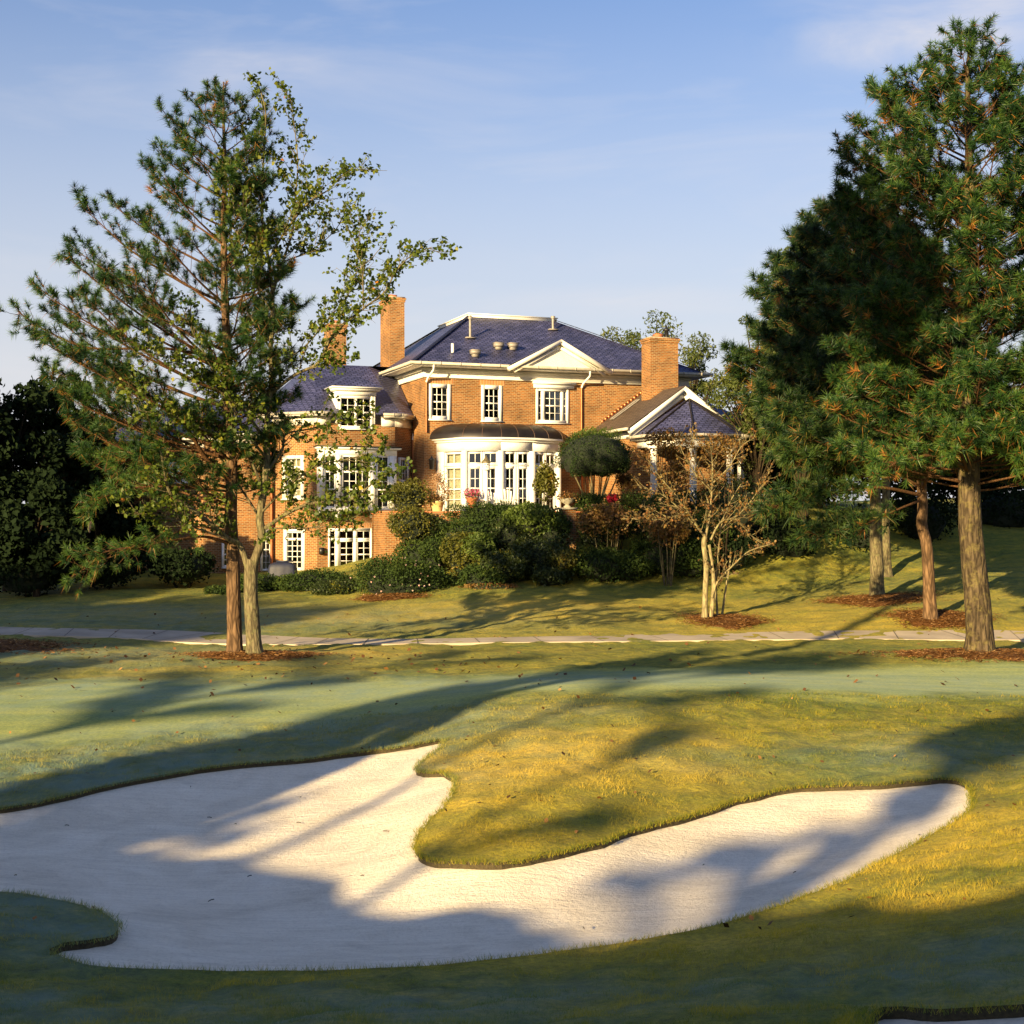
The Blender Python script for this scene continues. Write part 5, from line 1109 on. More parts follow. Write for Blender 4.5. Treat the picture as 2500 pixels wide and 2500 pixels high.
tl = [([(622,1600),(617,1520),(612,1440),(614,1385),(618,1368)], .205, .165, 0),
 ([(606,1388),(585,1330),(558,1316,-.3),(506,1272,-.7),(457,1235,-1),(415,1202,-1.4),(400,1140,-1.7),(392,1100,-1.8)], .085, .025, 26),
 ([(616,1385),(639,1314),(634,1264),(643,1202),(651,1119),(654,1060),(653,1016),(662,933),(661,850),(666,780),(664,700),(655,630),(642,560),(640,460),(645,360),(648,270),(628,200)], .125, .012, 60),
 ([(649,1289),(697,1256,-.4),(759,1229,-.9),(821,1227,-1.3),(871,1214,-1.7),(905,1184,-2),(960,1150,-2.3)], .06, .012, 34),
 ([(655,1148),(689,1098,.2),(697,1061,.3),(747,1049,.6),(813,1036,.9),(900,1030,1.2)], .045, .010, 26),
 ([(664,720),(690,640,.3),(715,560,.5),(722,470,.6),(727,395,.7),(717,292,.8),(708,235,.8)], .042, .008, 36),
 ([(652,640),(700,560,-.4),(757,491,-.8),(800,465,-1),(842,423,-1.3),(890,412,-1.5)], .035, .007, 34),
 ([(662,960),(720,915,-.5),(780,884,-.9),(814,816,-1.1),(888,753,-1.6),(939,713,-1.9),(967,662,-2.1),(1007,622,-2.4),(1055,603,-2.6)], .05, .007, 52),
 ([(888,753,-1.6),(884,662,-1.3),(872,600,-1.1),(888,537,-1)], .022, .006, 24),
 ([(660,850),(614,776,.5),(590,700,.9),(569,622,1.2),(540,560,1.4)], .035, .008, 20),
 ([(639,1060),(600,1010,-.6),(573,987,-.9),(520,940,-1.4),(470,900,-1.9),(400,870,-2.3),(330,860,-2.6)], .05, .008, 42),
 ([(643,1202),(610,1120,-.4),(560,1080,-1),(500,1050,-1.6),(430,1020,-2.2),(330,1000,-2.8)], .045, .008, 44),
 ([(634,1264),(600,1210,.5),(560,1150,.9),(520,1090,1.2),(470,1050,1.4)], .04, .008, 24),
 ([(640,1250),(700,1190,-1),(770,1140,-1.6),(850,1120,-2),(930,1100,-2.3)], .035, .008, 30),
 ([(560,1316,-.3),(480,1290,-1),(400,1260,-1.6),(330,1250,-2.1)], .035, .008, 26),
 ([(665,760),(620,690,-.5),(590,610,-.8),(570,500,-1),(575,400,-1.1)], .03, .007, 26),
 ([(655,640),(610,560,.5),(600,450,.8),(605,350,.9),(600,290,.9)], .025, .006, 22),
 ([(690,640,.3),(760,610,.8),(820,560,1.1),(850,500,1.3)], .024, .006, 22),
 ([(651,1119),(590,1040,-.8),(540,940,-1.3),(480,830,-1.7),(440,740,-2)], .04, .007, 36),
 ([(649,1289),(740,1290,-1),(820,1280,-1.6),(870,1260,-1.9)], .028, .007, 18),
 ([(662,900),(740,850,.4),(800,780,.7),(850,720,1),(880,640,1.2)], .03, .007, 26)]
def tl_t(C_, r): return np.clip(r.beta(2, 2.4, len(C_))*.86+(r.random(len(C_)) > .94)*.25, 0, 1)
TL = limbtree('tulip_tree', 'leafy half-bare broadleaf tree with yellowing leaves and forked trunk, on the left', 'tree', tl, 37.6, 'greybark', 'leaf', 31, leafn=6.4, leafs=(.08, .145), twigd=1.0, tw_len=(.45, 1.25), tleaf=tl_t)
# crape myrtle with several stems
cm_ = [([(1720,1516),(1722,1440),(1724,1380),(1718,1330),(1722,1310)], .10, .08, 0),
 ([(1735,1512,.1),(1742,1440,.1),(1740,1395,.2),(1731,1330,.1)], .085, .06, 0),
 ([(1722,1310),(1705,1290,-.2),(1680,1250,-.4),(1650,1215,-.5),(1630,1190,-.6)], .055, .012, 27),
 ([(1722,1312),(1732,1260,.1),(1738,1200,.2),(1740,1150,.2),(1735,1090,.3)], .055, .010, 34),
 ([(1735,1318),(1760,1275,.3),(1800,1270,.6),(1835,1310,.9),(1870,1330,1)], .04, .010, 27),
 ([(1738,1460),(1752,1420,.1),(1790,1380,.3),(1830,1345,.5),(1880,1330,.6)], .05, .012, 20),
 ([(1752,1508,.5),(1748,1440,.5),(1752,1370,.5),(1760,1290,.5),(1780,1230,.6),(1810,1180,.8)], .05, .010, 30),
 ([(1762,1508,.8),(1770,1450,.8),(1778,1400,.9),(1784,1360,1)], .05, .03, 2),
 ([(1680,1250,-.4),(1640,1262,-.8),(1590,1270,-1.1),(1530,1265,-1.3)], .028, .008, 34),
 ([(1738,1200,.2),(1700,1160,-.2),(1670,1110,-.4),(1655,1070,-.5)], .03, .008, 27),
 ([(1760,1290,.5),(1810,1250,.6),(1850,1200,.6),(1880,1150,.5)], .03, .008, 27),
 ([(1740,1180,.2),(1780,1140,.3),(1810,1090,.4),(1840,1070,.4)], .028, .007, 23),
 ([(1738,1200,.2),(1700,1130,.6),(1690,1080,.9),(1700,1050,1)], .026, .006, 24),
 ([(1800,1270,.6),(1850,1240,.9),(1890,1230,1.1)], .024, .006, 18),
 ([(1655,1215,-.5),(1600,1150,-.8),(1575,1110,-1)], .024, .006, 20),
 ([(1705,1290,-.2),(1640,1225,-.7),(1600,1200,-1.0),(1560,1190,-1.2)], .028, .007, 27)]
TM = limbtree('crape_myrtle', 'small multi-stemmed pale-barked tree with sparse russet leaves beside the path', 'tree', cm_, 49.0, 'myrtlebark', 'russet', 32, leafn=2.7, leafs=(.06, .12), twigd=1.0, tw_len=(.35, .9), up=.1, droop=.8)

# ---- shrubs, hedges and leafy trees as leaf clouds over a twig core
def blob_pts(n, r, c, rad, lumps=7, lump=.45, shell=.75, flat=False):
    cc = [np.zeros(3)]; rr = [1-lump*.5]
    for _ in range(lumps):
        d = unit(r.normal(0, 1, 3)); d[2] = abs(d[2])*(.9 if not flat else .3); cc.append(d*r.uniform(.35, .62)); rr.append(r.uniform(.32, .55))
    cc = np.array(cc); rr = np.array(rr); w = rr**2; k = r.choice(len(cc), n, p=w/w.sum()); d = r.normal(0, 1, (n, 3)); d /= np.linalg.norm(d, axis=1)[:, None]
    q = cc[k]+d*(rr[k]*(shell+(1-shell)*r.random(n)+r.normal(0, .05, n)))[:, None]; 
    return c+q*rad, d
def shrub(name, label, cat, mat, box, D, n=2600, leaf=(.05, .09), seed=0, depth=None, lumps=8, core=True, trunk=False, group=None, ground=True, square=0, flowers=None, stems=0, tintfn=None, lower=.25, asp=(.5, .75)):
    """box = photo columns and rows (x0,x1,ytop,ybottom) at distance D"""
    r = np.random.default_rng(seed+100); x0, x1, y0, y1 = box; a = P((x0+x1)/2, (y0+y1)/2, D); w = (x1-x0)/F*D/2; hh = (y1-y0)/F*D/2; dp = depth or w*.8
    rad = np.array([w, dp, hh]); zb = min(T(a[0], a[1]), a[2]-hh*.5) if ground else a[2]-hh; base = np.array([a[0], a[1], zb])
    root = empty(name, tuple(base), label, cat, group)
    n = int(n*(1.0 if mat != 'black' else .8)); pts, nrm_ = blob_pts(n, r, a, rad*1.08, lumps+4)
    if square:   # clipped: push the cloud out to a rounded box
        q = (pts-a)/rad; m = np.abs(q).max(1)[:, None]; l = np.linalg.norm(q, axis=1)[:, None]; q = q*(1+square*(l/np.maximum(m, 1e-3)-1))*1.0; q = q/np.maximum(1, np.abs(q).max(1)[:, None]); pts = a+q*rad+r.normal(0, .03, pts.shape)
    dn = vnoise(pts[:, 0]+7, pts[:, 2]*1.3+pts[:, 1]*.7, .35*max(w, hh)+.1, seed); keep = r.random(n) < .45+dn*1.1; pts = pts[keep]; nrm_ = nrm_[keep]; dn = dn[keep]; n = len(pts)
    tn = np.clip(.15+.5*dn+.35*r.random(n), 0, 1) if tintfn is None else tintfn(pts, r)
    b = MB(); ls = r.uniform(leaf[0]*1.2, leaf[1]*1.6, n); leafcloud(b, pts, ls, ls*r.uniform(*asp, n), tn, .2, r, nrm_, 1.3)
    b.build('foliage', M[mat], root, kind='stuff')
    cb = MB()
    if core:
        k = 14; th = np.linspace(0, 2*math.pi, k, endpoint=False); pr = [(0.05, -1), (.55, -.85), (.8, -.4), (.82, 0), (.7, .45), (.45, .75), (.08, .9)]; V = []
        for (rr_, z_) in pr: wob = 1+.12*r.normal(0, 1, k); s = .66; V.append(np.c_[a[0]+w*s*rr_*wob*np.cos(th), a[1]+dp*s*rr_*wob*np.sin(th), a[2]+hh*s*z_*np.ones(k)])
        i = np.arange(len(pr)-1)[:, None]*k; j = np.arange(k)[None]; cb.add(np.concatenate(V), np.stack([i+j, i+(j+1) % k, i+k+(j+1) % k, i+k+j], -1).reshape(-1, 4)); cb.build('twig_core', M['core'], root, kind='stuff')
    sb = MB()
    for k in range(max(stems, 3)):
        ang = r.uniform(0, 6.28); p0 = base+[math.cos(ang)*w*.15, math.sin(ang)*dp*.15, -.08]; p1 = a+np.array([math.cos(ang)*w*.45, math.sin(ang)*dp*.45, hh*.1]); sb.tube(bezier(p0, (p0+p1)/2+r.normal(0, .06, 3), p1, 5), np.linspace(.03, .012, 5)*max(1, w*.7), 5)
    sb.build('stems', M['greybark' if trunk else 'darkbark'], root, smooth=True)
    if flowers:
        fm, fn, fs = flowers; pf_, nf = blob_pts(fn, r, a, rad*1.06, lumps, shell=.98); m = (nf[:, 1] < .3); pf_ = pf_[m]; n = len(pf_); b = MB()
        for q in range(3): leafcloud(b, pf_, np.full(n, fs), np.full(n, fs), r.random(n), 0, r)
        b.build('blossom', M[fm], root, kind='stuff')
    return root
S = shrub
# terrace planting and bank, left to right
S('feathery_shrub', 'golden-green feathery shrub at the left corner of the terrace', 'shrub', 'olive', (930,1062,1168,1268), 61.6, 5200, (.05,.10), 1, lumps=10)
S('trailing_vine', 'dark trailing creeper hanging over the brick retaining wall', 'vine', 'mixed', (948,1108,1252,1346), 60.4, 6000, (.05,.09), 2, depth=.9, lumps=12)
S('clipped_hedge', 'dark clipped hedge in front of the garden chairs', 'hedge', 'hedge', (1085,1250,1222,1300), 61.0, 5200, (.04,.07), 3, depth=.8, square=.7)
S('drooping_shrub', 'dull brown-green drooping shrub below the dark clipped hedge', 'shrub', 'hedge', (1040,1250,1262,1345), 59.9, 5200, (.05,.09), 4, depth=1.0)
S('light_green_shrub', 'bright pale green round shrub left of the brick pier with the urn', 'shrub', 'lightgreen', (1225,1372,1218,1318), 59.6, 5000, (.06,.10), 5, depth=1.1, lumps=10)
S('nandina', 'upright thin reddish-green shrub against the right side of the bow window', 'shrub', 'olive', (1300,1362,1130,1240), 61.5, 1500, (.07,.12), 6, core=False, stems=5)
S('yellow_green_shrub', 'tall leggy yellow-green shrub on the bank between the rose bush and the dark bushes', 'shrub', 'olive', (1068,1190,1290,1425), 58.6, 4200, (.05,.10), 7, stems=8, core=True)
S('rose_bush', 'broad dark bush dotted with small white roses', 'shrub', 'hedge', (840,1110,1350,1492), 56.9, 13000, (.04,.08), 8, depth=2.0, lumps=12, flowers=('whiteflower', 150, .075))
S('low_juniper', 'low dark spreading evergreen right of the forked tree trunk', 'shrub', 'hedge', (655,870,1385,1465), 59, 8000, (.04,.08), 9, depth=1.6, lumps=12)
S('low_juniper', 'low grey-green spreading evergreen in front of the rose bush, left end', 'shrub', 'mixed', (740,900,1410,1478), 57.6, 4500, (.04,.07), 10, depth=1.1, lumps=10)
S('dark_mound_shrub', 'small dark mound of shrub left of the pine trunk', 'shrub', 'hedge', (492,585,1425,1474), 58.0, 3000, (.04,.07), 11, depth=1.0)
S('terrace_bush', 'dense dark green bush rising behind the rose bush under the terrace wall', 'shrub', 'hedge', (1005,1120,1300,1400), 59.6, 3500, (.05,.08), 12, depth=1.0)
S('bank_bush', 'dark bush with a few yellow leaves low on the bank, right of the rose bush', 'shrub', 'mixed', (1150,1300,1335,1442), 57.6, 6000, (.05,.09), 13, depth=1.3, lumps=11)
S('bank_bush', 'large dark bush in the middle of the bank below the brick pier', 'shrub', 'mixed', (1235,1420,1295,1430), 58.4, 7000, (.05,.09), 14, depth=1.4, lumps=11)
S('bank_bush', 'black-green bush at the foot of the bank under the russet shrubs', 'shrub', 'hedge', (1380,1560,1330,1436), 58.2, 6000, (.05,.09), 15, depth=1.4, lumps=11)
S('bank_bush', 'very dark bush behind the stems of the small multi-stemmed tree', 'shrub', 'hedge', (1520,1740,1290,1424), 59.4, 7500, (.05,.09), 16, depth=1.5, lumps=11)
S('ground_cover', 'low straggling reddish ground cover at the lawn edge of the bank', 'ground cover', 'russet', (1115,1290,1420,1450), 56.6, 1800, (.04,.08), 17, depth=.7)
S('russet_shrub', 'russet-brown dogwood-like shrub on the bank left of the small multi-stemmed tree', 'shrub', 'russet', (1400,1560,1225,1330), 58.8, 2700, (.06,.10), 18, core=False, stems=9, trunk=True)
S('russet_shrub', 'brown-leaved shrub close behind the small multi-stemmed tree', 'shrub', 'russet', (1560,1700,1240,1350), 58.2, 2300, (.06,.10), 19, core=False, stems=9, trunk=True)
S('mixed_shrub', 'dark green shrub with yellow leaves under the brick pier', 'shrub', 'mixed', (1400,1520,1262,1350), 59.4, 4200, (.05,.09), 20, depth=1.1)
S('clipped_hedge', 'flat-topped dark hedge right of the brick pier under the round clipped tree', 'hedge', 'hedge', (1392,1500,1205,1262), 61.2, 4200, (.04,.07), 21, depth=.7, square=.8)
S('clipped_hedge', 'flat-topped dark hedge running below the white portico columns', 'hedge', 'hedge', (1490,1760,1198,1270), 60.6, 7500, (.04,.07), 22, depth=.7, square=.8)
S('red_flowers', 'patch of bright red flowers behind the hedge', 'flowers', 'redflower', (1478,1512,1205,1232), 60.4, 900, (.05,.08), 23, depth=.4)
S('climbing_shrub', 'ochre climbing shrub against the sunlit brick between the portico columns', 'shrub', 'russet', (1610,1685,1120,1205), 62.2, 1500, (.05,.09), 24, core=False, stems=6, depth=.5)
S('climbing_shrub', 'ochre bush against the brick left of the first portico column', 'shrub', 'russet', (1495,1560,1150,1210), 62.5, 1100, (.05,.09), 25, core=False, stems=6, depth=.4)
S('wispy_willow', 'light green wispy shrub standing behind the round clipped tree', 'shrub', 'lightgreen', (1370,1520,1035,1150), 63.6, 3600, (.08,.16), 26, core=False, stems=10, asp=(.12, .25))
for k, (x0, x1, y0, y1, D, mt, lab) in enumerate([
 (945,1075,1232,1330,60.1,'olive','olive-green bush covering the left end of the terrace wall'),(1690,1880,1150,1330,61.0,'mixed','tall dark shrub with yellow leaves beside the last portico column'),(1120,1215,1300,1380,58.4,'lightgreen','small bright green sprig bush in the middle of the bank'),(1330,1420,1335,1400,57.9,'olive','small olive bush low on the bank under the pier'),
 (1085,1240,1290,1400,59.4,'hedge','dark bush filling the bank directly under the terrace hedge'),(1190,1300,1270,1350,59.6,'mixed','small green bush under the pale green shrub'),
 (960,1090,1310,1390,59.9,'hedge','dark bush at the top of the bank behind the rose bush'),(1300,1400,1250,1340,59.9,'hedge','dark bush just left of the brick pier'),
 (1440,1560,1245,1330,60.0,'hedge','dark bush just right of the brick pier'),(1540,1660,1250,1345,60.0,'mixed','mixed green and yellow bush under the middle of the long hedge'),
 (1640,1780,1240,1370,60.2,'hedge','dark bush under the right end of the long hedge'),(1700,1850,1300,1410,60.6,'black','black bush right of the multi-stemmed tree'),
 (1110,1240,1380,1446,57.2,'hedge','low dark bush at the lawn edge below the leggy shrub'),(1290,1400,1380,1438,57.6,'mixed','low dark bush at the lawn edge, middle of the bank'),
 (1440,1600,1350,1428,58.6,'hedge','low black-green bush at the lawn edge beside the double trunk shadow'),(1600,1760,1345,1418,59.4,'hedge','low black-green bush at the lawn edge behind the multi-stemmed tree'),
 (1000,1110,1385,1470,57.2,'hedge','dark right-hand skirt of the rose bush'),(560,700,1395,1465,59.5,'hedge','low dark bush behind the forked trunk'),(1180,1330,1225,1300,60.6,'hedge','dark shrub behind the pale green one')]):
    S('bank_bush', lab, 'shrub', mt, (x0-6,x1+6,y0-4,y1+4), D, 3600, (.05,.09), 70+k, depth=1.2, lumps=11)
# round clipped tree on several thin stems
def round_tree():
    r = np.random.default_rng(55); D = 61.8; a = P(1452, 1122, D); w = 96/F*D; hh = 68/F*D; base = np.array([a[0], a[1], ZT])
    root = empty('clipped_tree', tuple(base), 'round clipped dark evergreen tree on thin bare stems, on the terrace', 'tree')
    d = r.normal(0, 1, (9500, 3)); d /= np.linalg.norm(d, axis=1)[:, None]; wob = (1+.30*(vnoise(d[:, 0]*4+9, d[:, 2]*4+d[:, 1]*3, 1, 5)-.5))*np.where(r.random(9500) < .05, r.uniform(1, 1.12, 9500), 1)
    pts = a+d*np.array([w, w*.9, np.nan])*1.0 if False else a+np.c_[d[:, 0]*w, d[:, 1]*w*.9, np.where(d[:, 2] < 0, d[:, 2]*hh*.62, d[:, 2]*hh)]*(wob*(1+.13*(vnoise(d[:, 0]*6+3, d[:, 2]*6+d[:, 1]*5, 1, 9)-.5))*(.88+.14*r.random(len(d))))[:, None]
    b = MB(); ls = r.uniform(.045, .08, len(d)); leafcloud(b, pts, ls, ls*.65, np.clip(r.random(len(d))**1.5*.75, 0, 1), .1, r, d, 1.2); b.build('foliage', M['hedge'], root, kind='stuff')
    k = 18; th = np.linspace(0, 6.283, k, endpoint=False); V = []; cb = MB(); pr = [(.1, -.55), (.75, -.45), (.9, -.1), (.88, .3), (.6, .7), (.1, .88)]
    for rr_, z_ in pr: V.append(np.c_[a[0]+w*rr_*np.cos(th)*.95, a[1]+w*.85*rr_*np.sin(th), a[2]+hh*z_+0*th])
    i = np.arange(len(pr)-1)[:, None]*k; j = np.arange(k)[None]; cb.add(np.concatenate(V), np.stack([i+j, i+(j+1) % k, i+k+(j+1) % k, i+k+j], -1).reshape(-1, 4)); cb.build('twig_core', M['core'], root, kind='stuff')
    for q in range(7):
        ang = q*.9; sb = MB(); p0 = base+[.12*math.cos(ang), .12*math.sin(ang), -.05]; p1 = np.array([a[0]+w*.62*math.cos(ang), a[1]+w*.5*math.sin(ang), a[2]-hh*.42]); sb.tube(bezier(p0, (p0+p1)/2+r.normal(0, .08, 3)-[0, 0, .1], p1, 7), np.linspace(.05, .025, 7), 6); sb.build('stem', M['greybark'], root, smooth=True)
round_tree()
# small dry-headed standard and pots on the terrace
def hydrangea():
    r = np.random.default_rng(5); D = 62.0; base = P(1066, 1235, D); base[2] = ZT
    root = empty('yellow_planter', tuple(base), 'pale yellow square planter with reddish foliage by the wall', 'planter'); b = MB(); b.lathe([(.22, ZT), (.30, ZT+.48), (.33, ZT+.5), (.33, ZT+.55), (.27, ZT+.55), (.26, ZT+.5)], (base[0], base[1], 0), 12); b.build('pot', M['planter'], root)
    b = MB(); c = base+[.0, 0, .68]+r.normal(0, 1, (420, 3))*[.26, .2, .1]; leafcloud(b, c, .09, .05, r.random(420), 0, r); b.build('foliage', M['russet'], root, kind='stuff')
    hb = P(1070, 1235, 62.8); hb[2] = ZT; root = empty('dried_hydrangea', tuple(hb), 'shrub with dried tan flower heads against the dark brick wall', 'shrub'); sb = MB()
    top = P(1072, 1172, 62.8); b = MB()
    for q in range(9):
        e = top+r.normal(0, .28, 3)*[1.2, .6, .9]; sb.tube(bezier(hb-[0, 0, .03], (hb+e)/2+r.normal(0, .05, 3), e, 5), np.linspace(.018, .006, 5), 4); c = e+r.normal(0, .11, (130, 3)); leafcloud(b, c, .06, .05, r.random(130), 0, r)
    sb.build('stems', M['greybark'], root); b.build('blossom', M['tanflower'], root, kind='stuff')
hydrangea()
def flowerpot():
    r = np.random.default_rng(6); D = 61.8; base = P(1152, 1240, D); base[2] = ZT
    root = empty('flower_pot', tuple(base), 'terracotta urn of pink flowers standing before the glazed doors', 'flower pot')
    b = MB(); b.lathe([(.2, ZT), (.2, ZT+.06), (.1, ZT+.14), (.08, ZT+.3), (.14, ZT+.36), (.23, ZT+.62), (.27, ZT+.66), (.27, ZT+.70), (.2, ZT+.70)], (base[0], base[1], 0), 14); b.build('pot', M['terracotta'], root, smooth=False)
    c = base+[0, 0, .86]+r.normal(0, 1, (500, 3))*[.2, .18, .09]; b = MB(); leafcloud(b, c[:200]-[0, 0, .05], .08, .05, r.random(200), 0, r); b.build('foliage', M['lightgreen'], root, kind='stuff'); b = MB(); leafcloud(b, c[200:]+[0, 0, .04], .07, .065, r.random(300), 0, r); b.build('blossom', M['pinkflower'], root, kind='stuff')
flowerpot()
for k, (x0, x1, y0, y1, n_, lab) in enumerate([(1565,1690,1040,1120,900,'russet creeper hanging over the left portico columns'),(1690,1830,1050,1150,1000,'russet creeper over the right portico columns')]):
    S('russet_creeper', lab, 'vine', 'russet', (x0,x1,y0,y1), 59.6, n_, (.06,.10), 95+k, core=False, stems=7, depth=.6)
# ---- garden chairs (fan-backed)
def chair(px, D, rz, label, pr=None):
    p = P(px, 1240, D); loc = (p[0], p[1], ZT)
    if pr is not None:
        c = copy_tree(pr); c.location = loc; c.rotation_euler = (0, 0, rz); c['label'] = label; return c
    root = empty('garden_chair', (0, 0, 0), label, 'chair', 'fan-backed garden chairs on the terrace')
    for k in range(7):
        x = (k-3)*.092; h_ = 1.04-.03*abs(k-3)**1.5; b = MB(); t = .10*(k-3)*.35
        A_ = np.array([x, .22, .30]); B_ = np.array([x*1.55, .55, h_]); d3 = unit(B_-A_); b.box((A_+B_)/2, (.078, .02, np.linalg.norm(B_-A_)), ax=[unit(np.cross([0, 1, .2], d3)), np.cross(d3, unit(np.cross([0, 1, .2], d3))), d3]); b.build('back_slat', M['white'], root)
    for k in range(6):
        b = MB(); b.box((0, -.3+k*.095, .40-k*.018), (.56, .085, .022)); b.build('seat_slat', M['white'], root)
    for s in (-1, 1):
        b = MB(); b.box((s*.36, -.02, .60), (.12, .78, .025)); b.build('armrest', M['white'], root)
        b = MB(); b.box((s*.31, -.33, .295), (.03, .1, .59)); b.build('leg', M['white'], root)
        b = MB(); b.tube([(s*.30, -.32, .36), (s*.30, .62, .04)], .035, 4); b.build('leg', M['white'], root)
    b = MB(); b.box((0, .33, .58), (.66, .03, .07)); b.build('back_rail', M['white'], root)
    root.location = loc; root.rotation_euler = (0, 0, rz); return root
ch1 = chair(1178, 62.4, R(70), 'white slatted garden chair seen side-on, leftmost of three'); chair(1198, 61.9, R(25), 'white fan-backed garden chair right behind the birdhouse post', ch1); chair(1238, 61.7, R(-12)+math.pi, 'white fan-backed garden chair standing apart, in front of the middle doors', ch1)
# ---- birdhouse on a post
def birdhouse():
    D = 61.2; p = P(1187, 1240, D); z = lambda py: CZ+(HY-py)/F*D
    root = empty('birdhouse', (p[0], p[1], ZT), 'white birdhouse with a pointed copper roof on a white post', 'birdhouse'); c = (p[0], p[1], 0)
    b = MB(); b.box((p[0], p[1], (ZT+z(1146))/2), (.12, .12, z(1146)-ZT)); b.build('post', M['white'], root)
    b = MB(); b.lathe([(0.05, z(1148)), (.2, z(1147)), (.2, z(1145)), (.15, z(1144)), (.15, z(1129)), (.05, z(1128))], c, 8); b.build('birdhouse_body', M['white'], root)
    b = MB(); b.lathe([(.17, z(1130)), (.24, z(1129)), (.15, z(1125)), (.09, z(1120)), (.03, z(1114)), (.01, z(1111))], c, 12); b.build('birdhouse_roof', plain('aged_copper', (.12, .10, .05), .5, .3), root)
    b = MB(); yy = p[1]-.150
    for dx, zz in ((-.05, z(1134)), (.05, z(1134)), (0, z(1140))): b.tube([(p[0]+dx, yy+.0, zz), (p[0]+dx, yy-.008, zz)], .022, 8)
    b.build('entrance_hole', M['iron'], root)
birdhouse()
# ---- iron railing along the terrace edge
def railing():
    f = Face((5.2, -6.1), (9.5, -7.2)); root = empty('iron_railing', tuple(f.p(0, ZT)), 'low black iron railing half buried in the terrace shrubs', 'railing')
    for z in (.15, .85): b = MB(); b.tube([f.p(0, ZT+z), f.p(f.L, ZT+z)], .018, 5); b.build('rail', M['iron'], root)
    k = 0
    for u in np.arange(0, f.L, .13): b = MB(); b.tube([f.p(u, ZT), f.p(u, ZT+.95)], .011, 4); b.build('baluster', M['iron'], root)
railing()
# ---- brick pier with a planted stone urn
def pier():
    D = 60.6; p = P(1385, 1290, D); a = 0.0; z1 = CZ+(HY-1244)/F*D; z0 = 2.6; root = empty('brick_pier', (p[0], p[1], z0), 'square brick pier at the edge of the terrace', 'pier'); hw = .27
    b = MB(); pts = [p[:2]+HD*sx*hw+HN*sy*hw for sx, sy in ((-1, -1), (1, -1), (1, 1), (-1, 1))]
    for i in range(4): q, t = pts[i], pts[(i+1) % 4]; b.quad([np.r_[q, z0], np.r_[t, z0], np.r_[t, z1], np.r_[q, z1]], [(0, z0), (2*hw, z0), (2*hw, z1), (0, z1)])
    b.build('shaft', M['brick'], root); b = MB(); b.box((p[0], p[1], z1+.04), (.66, .66, .08), TH); b.build('cap_stone', M['stone'], root)
    zt = z1+.081; u = empty('stone_urn', (p[0], p[1], zt), 'weathered round stone urn with purplish flowers on the brick pier', 'urn'); b = MB(); b.lathe([(.16, zt), (.16, zt+.05), (.08, zt+.1), (.1, zt+.14), (.27, zt+.24), (.31, zt+.34), (.33, zt+.36), (.3, zt+.38), (.2, zt+.36)], (p[0], p[1], 0), 16); b.build('bowl', M['stone'], u, smooth=True)
    r = np.random.default_rng(8); b = MB(); c = np.array([p[0], p[1], zt+.44])+r.normal(0, 1, (420, 3))*[.22, .2, .09]; leafcloud(b, c, .08, .06, r.random(420), 0, r); b.build('plants', M['russet'], u, kind='stuff')
pier()
# ---- covered grill by the lower door
def grill():
    D = 63.2; p = P(690, 1398, D); z = T(p[0], p[1]); zb = 1.55; root = empty('covered_grill', (p[0], p[1], zb), 'barbecue grill under a dark navy cover beside the brick wall', 'grill')
    b = MB(); r = np.random.default_rng(2); nx_ = 9; prof = [(1.0, 0), (.98, .35), (.92, .7), (.86, .86), (.55, .96), (.02, 1.0)]; V = []; k = 28; th = np.linspace(0, 6.283, k, endpoint=False)
    for s, zz in prof:
        c_, s_ = np.cos(th), np.sin(th); q = 1/np.maximum(np.abs(c_), np.abs(s_))**.8; V.append(np.c_[p[0]+.66*s*q*c_*(1+.03*np.sin(th*9+zz*5)), p[1]+.36*s*q*s_*(1+.03*np.sin(th*7)), zb+1.02*zz-.05*(zz == 0)*np.abs(np.sin(th*5))])
    i = np.arange(len(prof)-1)[:, None]*k; j = np.arange(k)[None]; b.add(np.concatenate(V), np.stack([i+j, i+(j+1) % k, i+k+(j+1) % k, i+k+j], -1).reshape(-1, 4)); b.build('cover', M['grillcover'], root, smooth=True)
    b = MB(); b.box((p[0]+.1, p[1], zb+1.03), (.7, .3, .06)); b.build('grill_lid', M['grillcover'], root)
grill()
# ---- mulch under trees and along the shrub bed
c = P(600, 1603, 38.0); mulch(c[0]+.25, c[1]-.15, 1.35, 1.0, 'oval bed of pine-straw mulch round the forked tree trunks on the left')
c = P(2410, 1600, 37.8); mulch(c[0]-.2, c[1], 2.3, 1.3, 'brown pine-straw mulch round the thick trunk at the right edge', 3600)
c = P(1745, 1516, 48.8); mulch(c[0]+.3, c[1]-.1, 1.15, 1.6, 'small reddish mulch patch under the multi-stemmed tree')
c = P(2120, 1468, 53.5); mulch(c[0]+.2, c[1]-.6, 1.6, 1.9, 'mulched mound under the left trunk of the pine grove', 4200)
c = P(2270, 1505, 47.8); mulch(c[0]+.1, c[1]-.4, 1.3, 1.3, 'mulch patch round the second trunk from the right', 3600)
c = P(40, 1580, 40); mulch(c[0]-1.0, c[1], 2.4, 1.5, 'dark mulch patch at the left edge below the path', 2600)
c = P(930, 1482, 53.8); mulch(c[0]+.2, c[1]+1.4, 1.1, .7, 'thin mulch showing under the rose bush', 2200)

